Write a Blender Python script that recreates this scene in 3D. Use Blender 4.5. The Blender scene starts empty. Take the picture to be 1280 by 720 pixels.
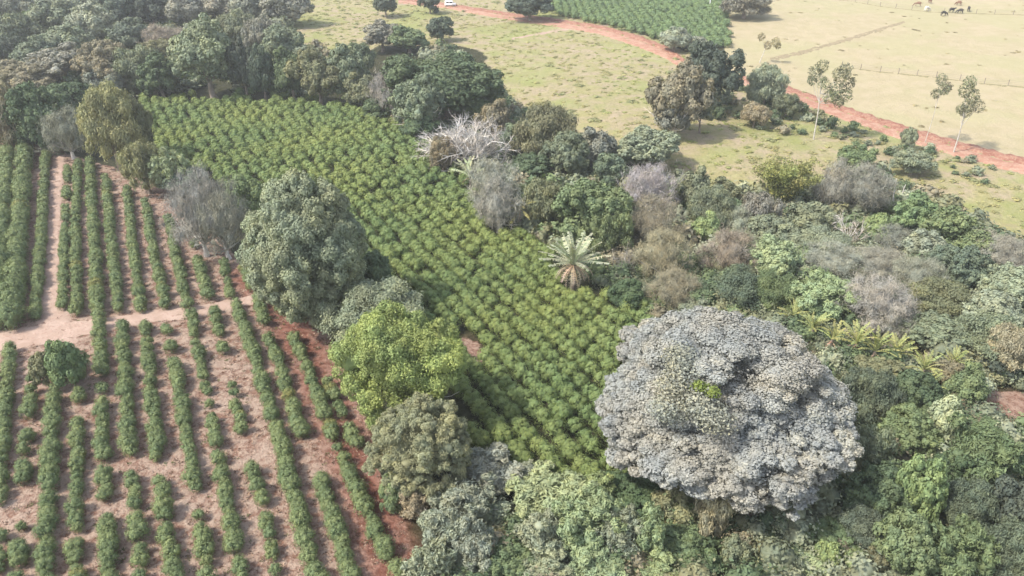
import bpy, bmesh, math, random
import numpy as np
from mathutils import Vector, Matrix

random.seed(7)
RNG = np.random.default_rng(7)
SC = bpy.context.scene
COL = SC.collection

# ------------------------------------------------------------------ camera model
CAM_H = 40.0
PITCH = math.radians(28.4)
FOC = 914.0                      # focal length in photo pixels (1280 wide)
SP, CP = math.sin(PITCH), math.cos(PITCH)

GULLY = [(150.0, 78.0), (70.0, 92.0), (38.0, 104.0), (10.0, 120.0), (-12.0, 150.0), (-40.0, 190.0)]

def seg_dist(x, y, pts):
    """distance of points to a polyline (numpy)"""
    best = np.full(np.shape(x), 1e9)
    for (ax, ay), (bx, by) in zip(pts, pts[1:]):
        dx, dy = bx - ax, by - ay
        t = np.clip(((x - ax) * dx + (y - ay) * dy) / (dx * dx + dy * dy), 0, 1)
        best = np.minimum(best, np.hypot(x - ax - t * dx, y - ay - t * dy))
    return best

def terrain(x, y):
    """height of the ground: gentle swells, a shallow gully under the wood and a rise beyond it"""
    x = np.asarray(x, float); y = np.asarray(y, float)
    z = 0.45 * np.sin(x * .047 + 1.3) * np.cos(y * .039 + .4) + 0.3 * np.sin(x * .021 - y * .083)
    d = seg_dist(x, y, GULLY)
    z = z - 2.6 * np.exp(-(d / 17.0) ** 2)
    r = y + 0.25 * x - 128.0
    rise = 0.055 * 18.0 * np.log1p(np.exp(np.clip(r / 18.0, -40, 40)))
    rise = np.where(rise > 16.0, 16.0 + 14.0 * (1 - np.exp(-(rise - 16.0) / 14.0)), rise)
    return z + rise

def gz(x, y):
    return float(terrain(x, y))

def ray(px, py):
    u = (px - 640.0) / FOC; v = (py - 360.0) / FOC
    return np.array([u, CP - v * SP, -SP - v * CP])        # z-depth 1 along the view axis

def ground(px, py, lift=0.0):
    """the ground point that a photo pixel looks at -> (x, y, z, depth)"""
    d = ray(px, py)
    t = CAM_H / max(-d[2], .03)
    for _ in range(90):
        x, y = d[0] * t, d[1] * t
        t2 = (CAM_H - gz(x, y) - lift) / max(-d[2], .03)
        t = .5 * t + .5 * t2
    return d[0] * t, d[1] * t, gz(d[0] * t, d[1] * t), t

def g2(px, py):
    a = ground(px, py)
    return (a[0], a[1])

def box_to_tree(x0, y0, x1, y1, ratio=.9):
    """crown outline in the photo -> base point, crown radius, crown half height, crown centre height"""
    cx, cy = (x0 + x1) / 2, (y0 + y1) / 2
    d = ray(cx, cy)
    th = math.atan2(-d[2], math.hypot(d[0], d[1]))
    w, h = (x1 - x0) / 2, (y1 - y0) / 2
    cpx2 = (h * h - (w * math.sin(th)) ** 2) / math.cos(th) ** 2
    cpx = math.sqrt(max(cpx2, (0.55 * w) ** 2))
    cpx = min(cpx, 2.0 * w)
    t = CAM_H / -d[2] * .9
    for _ in range(90):
        c = cpx * t / FOC
        x, y = d[0] * t, d[1] * t
        t2 = (CAM_H - gz(x, y) - c / ratio) / -d[2]
        t = .6 * t + .4 * t2
    c = cpx * t / FOC
    x, y = d[0] * t, d[1] * t
    return x, y, gz(x, y), w * t / FOC, c, c / ratio

def inside(x, y, poly):
    """point in polygon (numpy)"""
    x = np.asarray(x, float); y = np.asarray(y, float)
    r = np.zeros(x.shape, bool)
    n = len(poly)
    for i in range(n):
        ax, ay = poly[i]; bx, by = poly[(i + 1) % n]
        if ay == by:
            continue
        c = ((ay > y) != (by > y)) & (x < (bx - ax) * (y - ay) / (by - ay) + ax)
        r ^= c
    return r

def world_poly(pix):
    return [g2(a, b) for a, b in pix]

# ------------------------------------------------------------------ mesh helpers
class Geo:
    """collects arrays of vertices and faces; build() makes ONE mesh object"""
    def __init__(s):
        s.v, s.q, s.t, s.qv, s.tv, s.n = [], [], [], [], [], 0
    def add(s, v, q=None, t=None, qv=None, tv=None):
        v = np.asarray(v, np.float32).reshape(-1, 3)
        if q is not None and len(q):
            q = np.asarray(q, np.int32).reshape(-1, 4)
            s.q.append(q + s.n); s.qv.append(np.full(len(q), .5, np.float32) if qv is None else np.asarray(qv, np.float32))
        if t is not None and len(t):
            t = np.asarray(t, np.int32).reshape(-1, 3)
            s.t.append(t + s.n); s.tv.append(np.full(len(t), .5, np.float32) if tv is None else np.asarray(tv, np.float32))
        s.v.append(v); s.n += len(v)
        return s
    def arrays(s):
        V = np.concatenate(s.v) if s.v else np.zeros((0, 3), np.float32)
        Q = np.concatenate(s.q) if s.q else np.zeros((0, 4), np.int32)
        T = np.concatenate(s.t) if s.t else np.zeros((0, 3), np.int32)
        QV = np.concatenate(s.qv) if s.qv else np.zeros(0, np.float32)
        TV = np.concatenate(s.tv) if s.tv else np.zeros(0, np.float32)
        return V, Q, T, QV, TV
    def mesh(s, name, mat, smooth=False):
        V, Q, T, QV, TV = s.arrays()
        me = bpy.data.meshes.new(name)
        nq, nt = len(Q), len(T)
        me.vertices.add(len(V)); me.vertices.foreach_set('co', V.astype(np.float32).ravel())
        me.loops.add(nq * 4 + nt * 3)
        me.loops.foreach_set('vertex_index', np.concatenate([Q.ravel(), T.ravel()]).astype(np.int32))
        me.polygons.add(nq + nt)
        st = np.concatenate([np.arange(nq) * 4, nq * 4 + np.arange(nt) * 3]).astype(np.int32)
        me.polygons.foreach_set('loop_start', st)
        if smooth:
            me.polygons.foreach_set('use_smooth', np.ones(nq + nt, bool))
        at = me.attributes.new('var', 'FLOAT', 'FACE')
        at.data.foreach_set('value', np.concatenate([QV, TV]).astype(np.float32))
        me.update(calc_edges=True)
        me.validate()
        if mat:
            me.materials.append(mat)
        return me
    def build(s, name, mat, parent=None, smooth=False):
        return link(name, s.mesh(name, mat, smooth), parent)

def link(name, data, parent=None):
    o = bpy.data.objects.new(name, data)
    COL.objects.link(o)
    if parent:
        o.parent = parent
    return o

def tag(o, label=None, cat=None, group=None, kind=None):
    if label: o['label'] = label
    if cat: o['category'] = cat
    if group: o['group'] = group
    if kind: o['kind'] = kind
    return o

def thing(name, loc, label, cat, group=None):
    o = link(name, None)
    o.location = loc
    o.empty_display_size = .3
    return tag(o, label, cat, group)

def _ico(sub):
    bm = bmesh.new()
    bmesh.ops.create_icosphere(bm, subdivisions=sub, radius=1)
    v = np.array([x.co[:] for x in bm.verts], np.float32)
    f = np.array([[a.index for a in x.verts] for x in bm.faces], np.int32)
    bm.free()
    return v, f
ICO1, ICO2 = _ico(1), _ico(2)

def unit(a):
    return a / np.maximum(np.linalg.norm(a, axis=-1, keepdims=True), 1e-6)

def leaf_quads(P, N, s, L, W, rng, up=0.0, fold=.25):
    """diamond leaves at P facing N; up > 0 turns their long axis to the vertical"""
    n = len(P)
    R = rng.normal(size=(n, 3)); R[:, 2] += up * 3
    T = unit(R - N * np.sum(R * N, 1, keepdims=True))
    B = np.cross(N, T)
    s = s * rng.uniform(.65, 1.35, (n, 1))
    V = np.stack([P - T * s * L, P + B * s * W + N * s * fold, P + T * s * L, P - B * s * W + N * s * fold], 1).reshape(-1, 3)
    Q = np.arange(n * 4).reshape(-1, 4)
    return V, Q

def tube(geo, pts, rad, k=6, var=.5):
    """tapered tube along points"""
    pts = np.asarray(pts, float); n = len(pts)
    tan = np.gradient(pts, axis=0); tan = unit(tan)
    ref = np.array([.31, .95, .11])
    a = unit(np.cross(tan, ref)); b = np.cross(tan, a)
    ang = np.arange(k) * 2 * np.pi / k
    ring = pts[:, None, :] + (np.cos(ang)[None, :, None] * a[:, None, :] + np.sin(ang)[None, :, None] * b[:, None, :]) * np.asarray(rad, float)[:, None, None]
    V = ring.reshape(-1, 3)
    i = np.arange(n - 1)[:, None] * k; j = np.arange(k)[None, :]; j2 = (j + 1) % k
    Q = np.stack([i + j, i + j2, i + k + j2, i + k + j], -1).reshape(-1, 4)
    geo.add(V, Q, qv=np.full(len(Q), var))
    return geo

# ------------------------------------------------------------------ materials
def newmat(name):
    m = bpy.data.materials.new(name); m.use_nodes = True
    nt = m.node_tree; nt.nodes.clear()
    out = nt.nodes.new('ShaderNodeOutputMaterial')
    return m, nt, out

class NT:
    """small helper to write node trees"""
    def __init__(s, nt): s.nt = nt
    def n(s, t, **kw):
        o = s.nt.nodes.new(t)
        for k, v in kw.items():
            if k.startswith('i_'):
                key = k[2:]
                o.inputs[int(key) if key.isdigit() else key.replace('_', ' ')].default_value = v
            else:
                setattr(o, k, v)
        return o
    def l(s, a, b): s.nt.links.new(a, b)
    def mix(s, fac, a, b, mode='MIX'):
        m = s.nt.nodes.new('ShaderNodeMix'); m.data_type = 'RGBA'; m.blend_type = mode
        for sock, val in ((m.inputs[0], fac), (m.inputs[6], a), (m.inputs[7], b)):
            if isinstance(val, bpy.types.NodeSocket): s.l(val, sock)
            elif isinstance(val, (int, float)): sock.default_value = val
            else: sock.default_value = (*val, 1) if len(val) == 3 else val
        return m.outputs[2]
    def math(s, op, a, b=0.0, clamp=False):
        m = s.nt.nodes.new('ShaderNodeMath'); m.operation = op; m.use_clamp = clamp
        for sock, val in ((m.inputs[0], a), (m.inputs[1], b)):
            if isinstance(val, bpy.types.NodeSocket): s.l(val, sock)
            else: sock.default_value = val
        return m.outputs[0]
    def ramp(s, fac, lo, hi):
        m = s.nt.nodes.new('ShaderNodeMapRange'); m.interpolation_type = 'SMOOTHSTEP'
        s.l(fac, m.inputs[0]); m.inputs[1].default_value = lo; m.inputs[2].default_value = hi
        return m.outputs[0]
    def noise(s, scale, detail=3.0, rough=.55, vec=None, dist=0.0):
        o = s.nt.nodes.new('ShaderNodeTexNoise')
        o.inputs['Scale'].default_value = scale; o.inputs['Detail'].default_value = detail
        o.inputs['Roughness'].default_value = rough; o.inputs['Distortion'].default_value = dist
        if vec is not None: s.l(vec, o.inputs['Vector'])
        return o.outputs['Fac']

def leaf_material(name, trans=.14, rough=.7, contrast=.36, warm=.35, spec=.25):
    """foliage: the object's own colour, varied leaf by leaf and in clumps"""
    m, nt, out = newmat(name); k = NT(nt)
    oi = k.n('ShaderNodeObjectInfo')
    at = k.n('ShaderNodeAttribute', attribute_name='var')
    tc = k.n('ShaderNodeTexCoord')
    big = k.noise(1.7, 2.0, .5, tc.outputs['Object'])
    v = k.math('ADD', k.math('MULTIPLY', at.outputs['Fac'], .75), k.math('MULTIPLY', big, .5))       # about 0..1.25
    gain = k.math('ADD', k.math('MULTIPLY', v, contrast * 2), 1 - contrast * 1.25)
    comb = k.n('ShaderNodeCombineColor')
    for i in range(3): k.l(gain, comb.inputs[i])
    c1 = k.mix(1.0, oi.outputs['Color'], comb.outputs[0], 'MULTIPLY')
    warmc = k.mix(1.0, c1, (1.35, 1.12, .62), 'MULTIPLY')
    c2 = k.mix(k.math('MULTIPLY', k.ramp(v, .55, 1.15), warm), c1, warmc)
    hue = k.ramp(k.noise(2.3, 3.0, .6, tc.outputs['Object'], .4), .35, .65)
    c2 = k.mix(1.0, c2, k.mix(hue, (1.07, 1.02, .93), (.93, .98, 1.02)), 'MULTIPLY')
    p = k.n('ShaderNodeBsdfPrincipled'); p.inputs['Roughness'].default_value = rough
    p.inputs['Specular IOR Level'].default_value = spec
    k.l(c2, p.inputs['Base Color'])
    tr = k.n('ShaderNodeBsdfTranslucent')
    k.l(k.mix(1.0, c2, (1.1, 1.2, .7), 'MULTIPLY'), tr.inputs['Color'])
    mx = k.n('ShaderNodeMixShader'); mx.inputs[0].default_value = trans
    k.l(p.outputs[0], mx.inputs[1]); k.l(tr.outputs[0], mx.inputs[2]); k.l(mx.outputs[0], out.inputs['Surface'])
    return m

def plain_material(name, c1, c2, scale=8.0, rough=.85, use_obj=False, bump=.0):
    m, nt, out = newmat(name); k = NT(nt)
    tc = k.n('ShaderNodeTexCoord')
    f = k.ramp(k.noise(scale, 4.0, .6, tc.outputs['Object']), .32, .68)
    col = k.mix(f, c1, c2)
    if use_obj:
        oi = k.n('ShaderNodeObjectInfo'); col = k.mix(1.0, col, oi.outputs['Color'], 'MULTIPLY')
    p = k.n('ShaderNodeBsdfPrincipled'); p.inputs['Roughness'].default_value = rough
    k.l(col, p.inputs['Base Color'])
    if bump:
        b = k.n('ShaderNodeBump'); b.inputs['Strength'].default_value = bump; b.inputs['Distance'].default_value = .05
        k.l(f, b.inputs['Height']); k.l(b.outputs[0], p.inputs['Normal'])
    k.l(p.outputs[0], out.inputs['Surface'])
    return m

M_LEAF = leaf_material('leaf')
M_TWIG = leaf_material('twig', trans=.0, rough=.9, contrast=.4, warm=.1, spec=.05)
M_BARK = plain_material('bark', (.16, .12, .09), (.3, .25, .2), 6.0)
M_PALE_BARK = plain_material('pale_bark', (.5, .46, .4), (.72, .68, .61), 5.0)
# ------------------------------------------------------------------ crown prototypes (unit size)
def fib(n, zmin, rng, jit=.5):
    i = np.arange(n) + .5
    z = 1 - (1 - zmin) * i / n
    ph = i * 2.399963 + rng.uniform(0, 6.28)
    r = np.sqrt(np.maximum(1 - z * z, 0))
    d = np.stack([r * np.cos(ph), r * np.sin(ph), z], 1)
    return unit(d + rng.normal(size=d.shape) * jit / math.sqrt(n))

def crown_geo(seed, lobes=26, lr=(.22, .36), leaf=.06, cover=1.6, zmin=-.55, sub=0, subr=.4, rough=.21,
              L=1.0, W=.62, up=0.0, spread=.45, loose=.17, core=.8, taper=0.0, drop=0.0):
    """a crown as lobes (and smaller lobes upon them) clad in many leaf faces, with gaps between the lobes"""
    rng = np.random.default_rng(seed)
    g = Geo()
    d = fib(lobes, zmin, rng, 1.0)
    if drop:
        d = d[rng.random(len(d)) > drop]
    ph = rng.uniform(0, 6.28, 6)
    wob = rough * (np.sin(2.1 * d[:, 0] * 2 + ph[0]) + np.sin(2.3 * d[:, 1] * 2 + ph[1]) + np.sin(2.9 * d[:, 2] * 2 + ph[2])) / 1.8
    r = rng.uniform(lr[0], lr[1], len(d))
    rad = (1 - r) * (1 + wob + rng.normal(size=len(d)) * rough * .35)
    C = d * rad[:, None]
    if taper:
        C[:, :2] *= (1 - taper * np.clip(C[:, 2:3] * .5 + .5, 0, 1))
    R = r.copy()
    lv = rng.random(len(d))
    v, f = ICO2
    cl, cr, cv, co = C, R, lv, unit(C + np.array([0, 0, .25]))
    if sub:
        sc, sr, sv, so = [], [], [], []
        for i in range(len(C)):
            sd = fib(sub, -.35, rng, .9)
            z = co[i]; x = unit(np.cross(z, [.3, .8, .51])); y = np.cross(z, x)
            sd = sd[:, 0:1] * x + sd[:, 1:2] * y + sd[:, 2:3] * z
            q = rng.uniform(.7, 1.25, sub) * subr * R[i]
            sc.append(C[i] + sd * (R[i] * 1.05 - q * .75)[:, None]); sr.append(q)
            sv.append(np.clip(lv[i] * .6 + rng.random(sub) * .4, 0, 1)); so.append(unit(sd + co[i] * .5))
        cl, cr, cv, co = np.concatenate(sc), np.concatenate(sr), np.concatenate(sv), np.concatenate(so)
    # a leafy inner mass keeps light from passing straight through
    if core:
        g.add(v * .5 * np.array([1 - taper * .5, 1 - taper * .5, .95]), t=f, tv=np.full(len(f), .35))
        ic = np.array([[0, 0, .05], [.2, .1, -.15], [-.2, .12, -.1], [0, -.22, -.1]]); ir = np.array([.6, .42, .42, .42])
        if taper > .3: ir = ir * .6
        cl = np.concatenate([cl, ic]); cr = np.concatenate([cr, ir]); cv = np.concatenate([cv, np.full(4, .4)]); co = np.concatenate([co, np.array([[0, 0, 1.]] * 4)])
        for i in range(len(C)):
            nv = v * (R[i] * core * .74 * (1 + .12 * rng.normal(size=(len(v), 1)))) * np.array([1, 1, .92]) + C[i]
            g.add(nv, t=f, tv=np.full(len(f), lv[i] * .6))
    area = 2 * L * W * leaf * leaf
    cnt = np.maximum((4 * np.pi * cr ** 2 * .75 * cover / area), 3).astype(int)
    idx = np.repeat(np.arange(len(cl)), cnt)
    n = len(idx)
    dd = unit(rng.normal(size=(n, 3)) + co[idx] * .75)
    P = cl[idx] + dd * (cr[idx] * (1 + rng.normal(size=n) * loose))[:, None] * np.array([1, 1, .95])
    N = unit(dd + rng.normal(size=(n, 3)) * spread * .75 + np.array([0, 0, .15]))
    V, Q = leaf_quads(P, N, leaf, L, W, rng, up)
    g.add(V, Q, qv=np.clip(cv[idx] * .6 + rng.random(n) * .4, 0, 1))
    return g

def twig_geo(seed, main=9, subs=6, fine=7, thick=.022, droop=.0, spread=1.0, fan=.9, lo=.1, length=1.0):
    """a leafless crown: limbs that fork into branches and fine twigs, centre at 0, reaching radius 1"""
    rng = np.random.default_rng(seed)
    limbs, twigs = Geo(), Geo()
    def curve(p, d, ln, n, bend):
        pts = [p]; dd = d
        for _ in range(n):
            dd = unit(dd + rng.normal(size=3) * bend + np.array([0, 0, .05 - droop]))
            pts.append(pts[-1] + dd * ln / n)
        return np.array(pts), dd
    o = np.array([0, 0, -.85])
    for i in range(main):
        a = i * 2.399963 + rng.uniform(-.3, .3); el = rng.uniform(lo, 1.25)
        d = np.array([math.cos(a) * math.cos(el) * spread, math.sin(a) * math.cos(el) * spread, math.sin(el) + .12]); d = unit(d)
        ln = rng.uniform(.95, 1.3) * length
        pts, de = curve(o, d, ln, 6, .13)
        tube(limbs, pts, np.linspace(thick * 1.5, thick * .45, 7), 5, rng.random())
        for j in range(subs):
            k = rng.integers(2, 7); p = pts[k]
            d2 = unit(de + rng.normal(size=3) * fan)
            if d2[2] < -.2: d2[2] *= -.5
            p2, de2 = curve(p, d2, rng.uniform(.3, .65) * length, 4, .2)
            tube(limbs, p2, np.linspace(thick * .55, thick * .2, 5), 4, rng.random())
            for q in range(fine):
                p3 = p2[rng.integers(1, 5)]
                d3 = unit(de2 + rng.normal(size=3) * fan * .9)
                p4, _ = curve(p3, d3, rng.uniform(.12, .38) * length, 2, .25)
                tube(twigs, p4, np.array([thick * .3, thick * .2, thick * .07]), 3, rng.random())
    return limbs, twigs

def trunk_geo(seed, limbs=4, rad=.07):
    """unit trunk: base at 0, forks at about half height, limbs end near 1"""
    rng = np.random.default_rng(seed)
    g = Geo()
    z = np.linspace(0, .62, 6)
    px = np.cumsum(rng.normal(size=6) * .012); py = np.cumsum(rng.normal(size=6) * .012)
    stem = np.stack([px, py, z], 1); stem[0, :2] = 0
    tube(g, stem, rad * np.array([1.5, 1.05, .92, .85, .8, .7]), 8, .5)
    for i in range(limbs):
        a = i * 6.283 / limbs + rng.uniform(-.5, .5)
        k = rng.integers(3, 6); s = stem[k]
        e = s + np.array([math.cos(a) * .38, math.sin(a) * .38, rng.uniform(.25, .42)])
        m = (s + e) / 2 + np.array([math.cos(a) * .06, math.sin(a) * .06, -.03])
        tube(g, np.array([s, m, e]), rad * np.array([.55, .42, .18]), 6, .5)
    return g

_cache = {}
def proto(style, lod, k):
    """shared crown mesh for a style, level of detail and variant"""
    key = (style, lod, k)
    if key in _cache: return _cache[key]
    leaf = {0: .088, 1: .062, 2: .043, 3: .031}[lod]
    seed = hash((len(style), ord(style[0]), lod, k)) % 100000
    if style == 'b':      # broad, many rounded lobes
        g = crown_geo(seed, 30, (.2, .34), leaf, 1.5, -.6, sub=(6 if lod >= 2 else 0), subr=.45)
    elif style == 'c':    # separate big clumps with gaps
        g = crown_geo(seed, 17, (.26, .42), leaf, 1.5, -.5, sub=(7 if lod >= 1 else 0), subr=.42, rough=.24, drop=.12)
    elif style == 'f':    # fine and feathery, upright sprays
        g = crown_geo(seed, 34, (.16, .28), leaf * .8, 1.35, -.7, L=1.5, W=.38, up=.8, spread=.8, loose=.24, rough=.14)
    elif style == 's':    # large loose leaves
        g = crown_geo(seed, 22, (.2, .34), leaf * 1.15, 1.5, -.5, sub=(7 if lod >= 1 else 0), subr=.4, L=1.35, W=.42, spread=.95, loose=.2, rough=.26, drop=.1)
    elif style == 'd':    # dense upright oval
        g = crown_geo(seed, 46, (.17, .27), leaf, 1.6, -.8, sub=(6 if lod >= 2 else 0), subr=.45, rough=.1, taper=.12)
    elif style == 'k':    # cone draped in leaves
        g = crown_geo(seed, 30, (.16, .28), leaf, 1.5, -.9, rough=.1, taper=.75, L=1.3, W=.5)
    elif style == 'h':    # hazy twiggy crown with thin foliage
        g = crown_geo(seed, 40, (.12, .26), leaf * .62, .55, -.6, L=2.6, W=.16, up=.7, spread=1.1, loose=.45, rough=.24, core=.5)
    me = g.mesh(f'{style}_crown', M_TWIG if style == 'h' else M_LEAF)
    _cache[key] = me
    return me

def twig_proto(kind, k):
    key = ('twig', kind, k)
    if key in _cache: return _cache[key]
    if kind == 'open':
        a, b = twig_geo(900 + k, 9, 6, 7, .024)
    elif kind == 'star':
        a, b = twig_geo(930 + k, 28, 9, 12, .025, lo=-.02, spread=1.25, fan=.6, droop=.03)
    else:
        a, b = twig_geo(960 + k, 16, 7, 9, .014, lo=.6, fan=.4)
    _cache[key] = (a.mesh('limbs', M_TWIG), b.mesh('twigs', M_TWIG))
    return _cache[key]

def trunk_proto(k, pale=False):
    key = ('trunk', k, pale)
    if key not in _cache:
        _cache[key] = trunk_geo(500 + k).mesh('trunk', M_PALE_BARK if pale else M_BARK, True)
    return _cache[key]

PAL = {   # foliage colours (albedo)
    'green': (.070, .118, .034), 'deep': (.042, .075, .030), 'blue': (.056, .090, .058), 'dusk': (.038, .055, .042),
    'olive': (.125, .125, .055), 'greygreen': (.105, .130, .078), 'grey': (.150, .150, .128), 'sage': (.165, .190, .125),
    'silver': (.235, .265, .205), 'pale': (.165, .225, .095), 'lime': (.130, .200, .045), 'yellow': (.330, .330, .045),
    'tan': (.240, .190, .110), 'brown': (.155, .125, .080), 'rust': (.30, .19, .14), 'mauve': (.300, .270, .265),
    'lavender': (.370, .340, .370), 'white': (.58, .53, .48), 'cream': (.36, .39, .22), 'mustard': (.195, .205, .075),
    'bamboo': (.155, .165, .04), 'pink': (.33, .22, .20),
}
NAMES = {'b': ('broadleaf_tree', 'tree'), 'c': ('broadleaf_tree', 'tree'), 'f': ('feathery_tree', 'tree'), 's': ('silvery_tree', 'tree'),
         'd': ('dense_tree', 'tree'), 'k': ('vine_draped_tree', 'tree'), 'h': ('twiggy_tree', 'tree'), 't': ('bare_tree', 'tree'),
         'T': ('bare_tree', 'tree'), 'l': ('bare_tree', 'tree')}

def _soft(c, k, s):
    g = .35 * c[0] + .5 * c[1] + .15 * c[2]
    return tuple(k * (v * (1 - s) + g * w * s) for v, w in zip(c, (1.04, 1.03, .86)))
def _near(c, k=.3):
    return tuple(v * (1 - k) + w * k for v, w in zip(c, (.165, .172, .115)))
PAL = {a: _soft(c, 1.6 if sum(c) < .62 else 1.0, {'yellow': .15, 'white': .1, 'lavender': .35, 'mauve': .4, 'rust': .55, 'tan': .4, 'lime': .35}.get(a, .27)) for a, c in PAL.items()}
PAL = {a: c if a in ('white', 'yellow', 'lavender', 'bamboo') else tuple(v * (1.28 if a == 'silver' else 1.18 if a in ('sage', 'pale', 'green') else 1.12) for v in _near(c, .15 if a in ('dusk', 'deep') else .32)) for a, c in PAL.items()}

def tint(c, rnd, amt=.1):
    j = 1 + rnd.uniform(-amt, amt)
    return (*[max(.01, a * j * (1 + rnd.uniform(-amt * .4, amt * .4))) for a in c], 1)

TREES = []
def plant_tree(style, colour, box, label, ratio=.9, group=None, name=None, cat=None, limb=None):
    rnd = random.Random(str(box) + label)
    x, y, z, a, c, zc = box_to_tree(*box, ratio)
    w = (box[2] - box[0])
    if style in 'tTl': ratio_c = 1
    shrub = zc + c < 4.2
    nm, ct = NAMES[style]
    if shrub and style not in 'tTlk': nm, ct = 'shrub', 'shrub'
    t = thing(name or nm, (x, y, z - .05), label, cat or ct, group)
    rz = rnd.uniform(0, 6.28)
    col = tint(PAL[colour], rnd)
    if style in 'tTl':
        kind = {'t': 'open', 'T': 'star', 'l': 'broom'}[style]
        m1, m2 = twig_proto(kind, rnd.randrange(2))
        for nm2, me in (('limb', m1), ('twig_crown', m2)):
            o = link(nm2, me, t); o.location = (0, 0, zc); o.scale = (a, a, c); o.rotation_euler[2] = rz
            o.color = (*PAL[limb], 1) if (limb and nm2 == 'limb') else col
        tr = link('trunk', trunk_proto(rnd.randrange(3), True), t)
        h = max(zc - c * .45, .4)
        tr.scale = (a * .45, a * .45, h / .62); tr.rotation_euler[2] = rz
    else:
        lod = 0 if w < 34 else 1 if w < 62 else 2 if w < 125 else 3
        o = link('crown', proto(style, lod, rnd.randrange(3)), t)
        o.location = (0, 0, zc + .05); o.scale = (a, a, c); o.rotation_euler = (rnd.uniform(-.1, .1), rnd.uniform(-.1, .1), rz)
        o.color = col
        tr = link('trunk', trunk_proto(rnd.randrange(3), limb is not None), t)
        tr.scale = (a * 1.1, a * 1.1, zc * 1.12); tr.rotation_euler[2] = rz
        if limb is not None:
            m1, _ = twig_proto('open', rnd.randrange(2))
            b = link('limb', m1, t); b.location = (0, 0, zc); b.scale = (a * .97, a * .97, c * .95); b.rotation_euler[2] = rz
            b.color = (*PAL[limb], 1)
            if style == 'h' and w > 38:
                b2 = link('twig_crown', twig_proto('open', rnd.randrange(2))[1], t); b2.location = (0, 0, zc); b2.scale = (a, a, c); b2.rotation_euler[2] = rz
                b2.color = tuple(min(1, v * 1.35) for v in col[:3]) + (1,)
    TREES.append((x, y, a, label))
    return t
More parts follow.
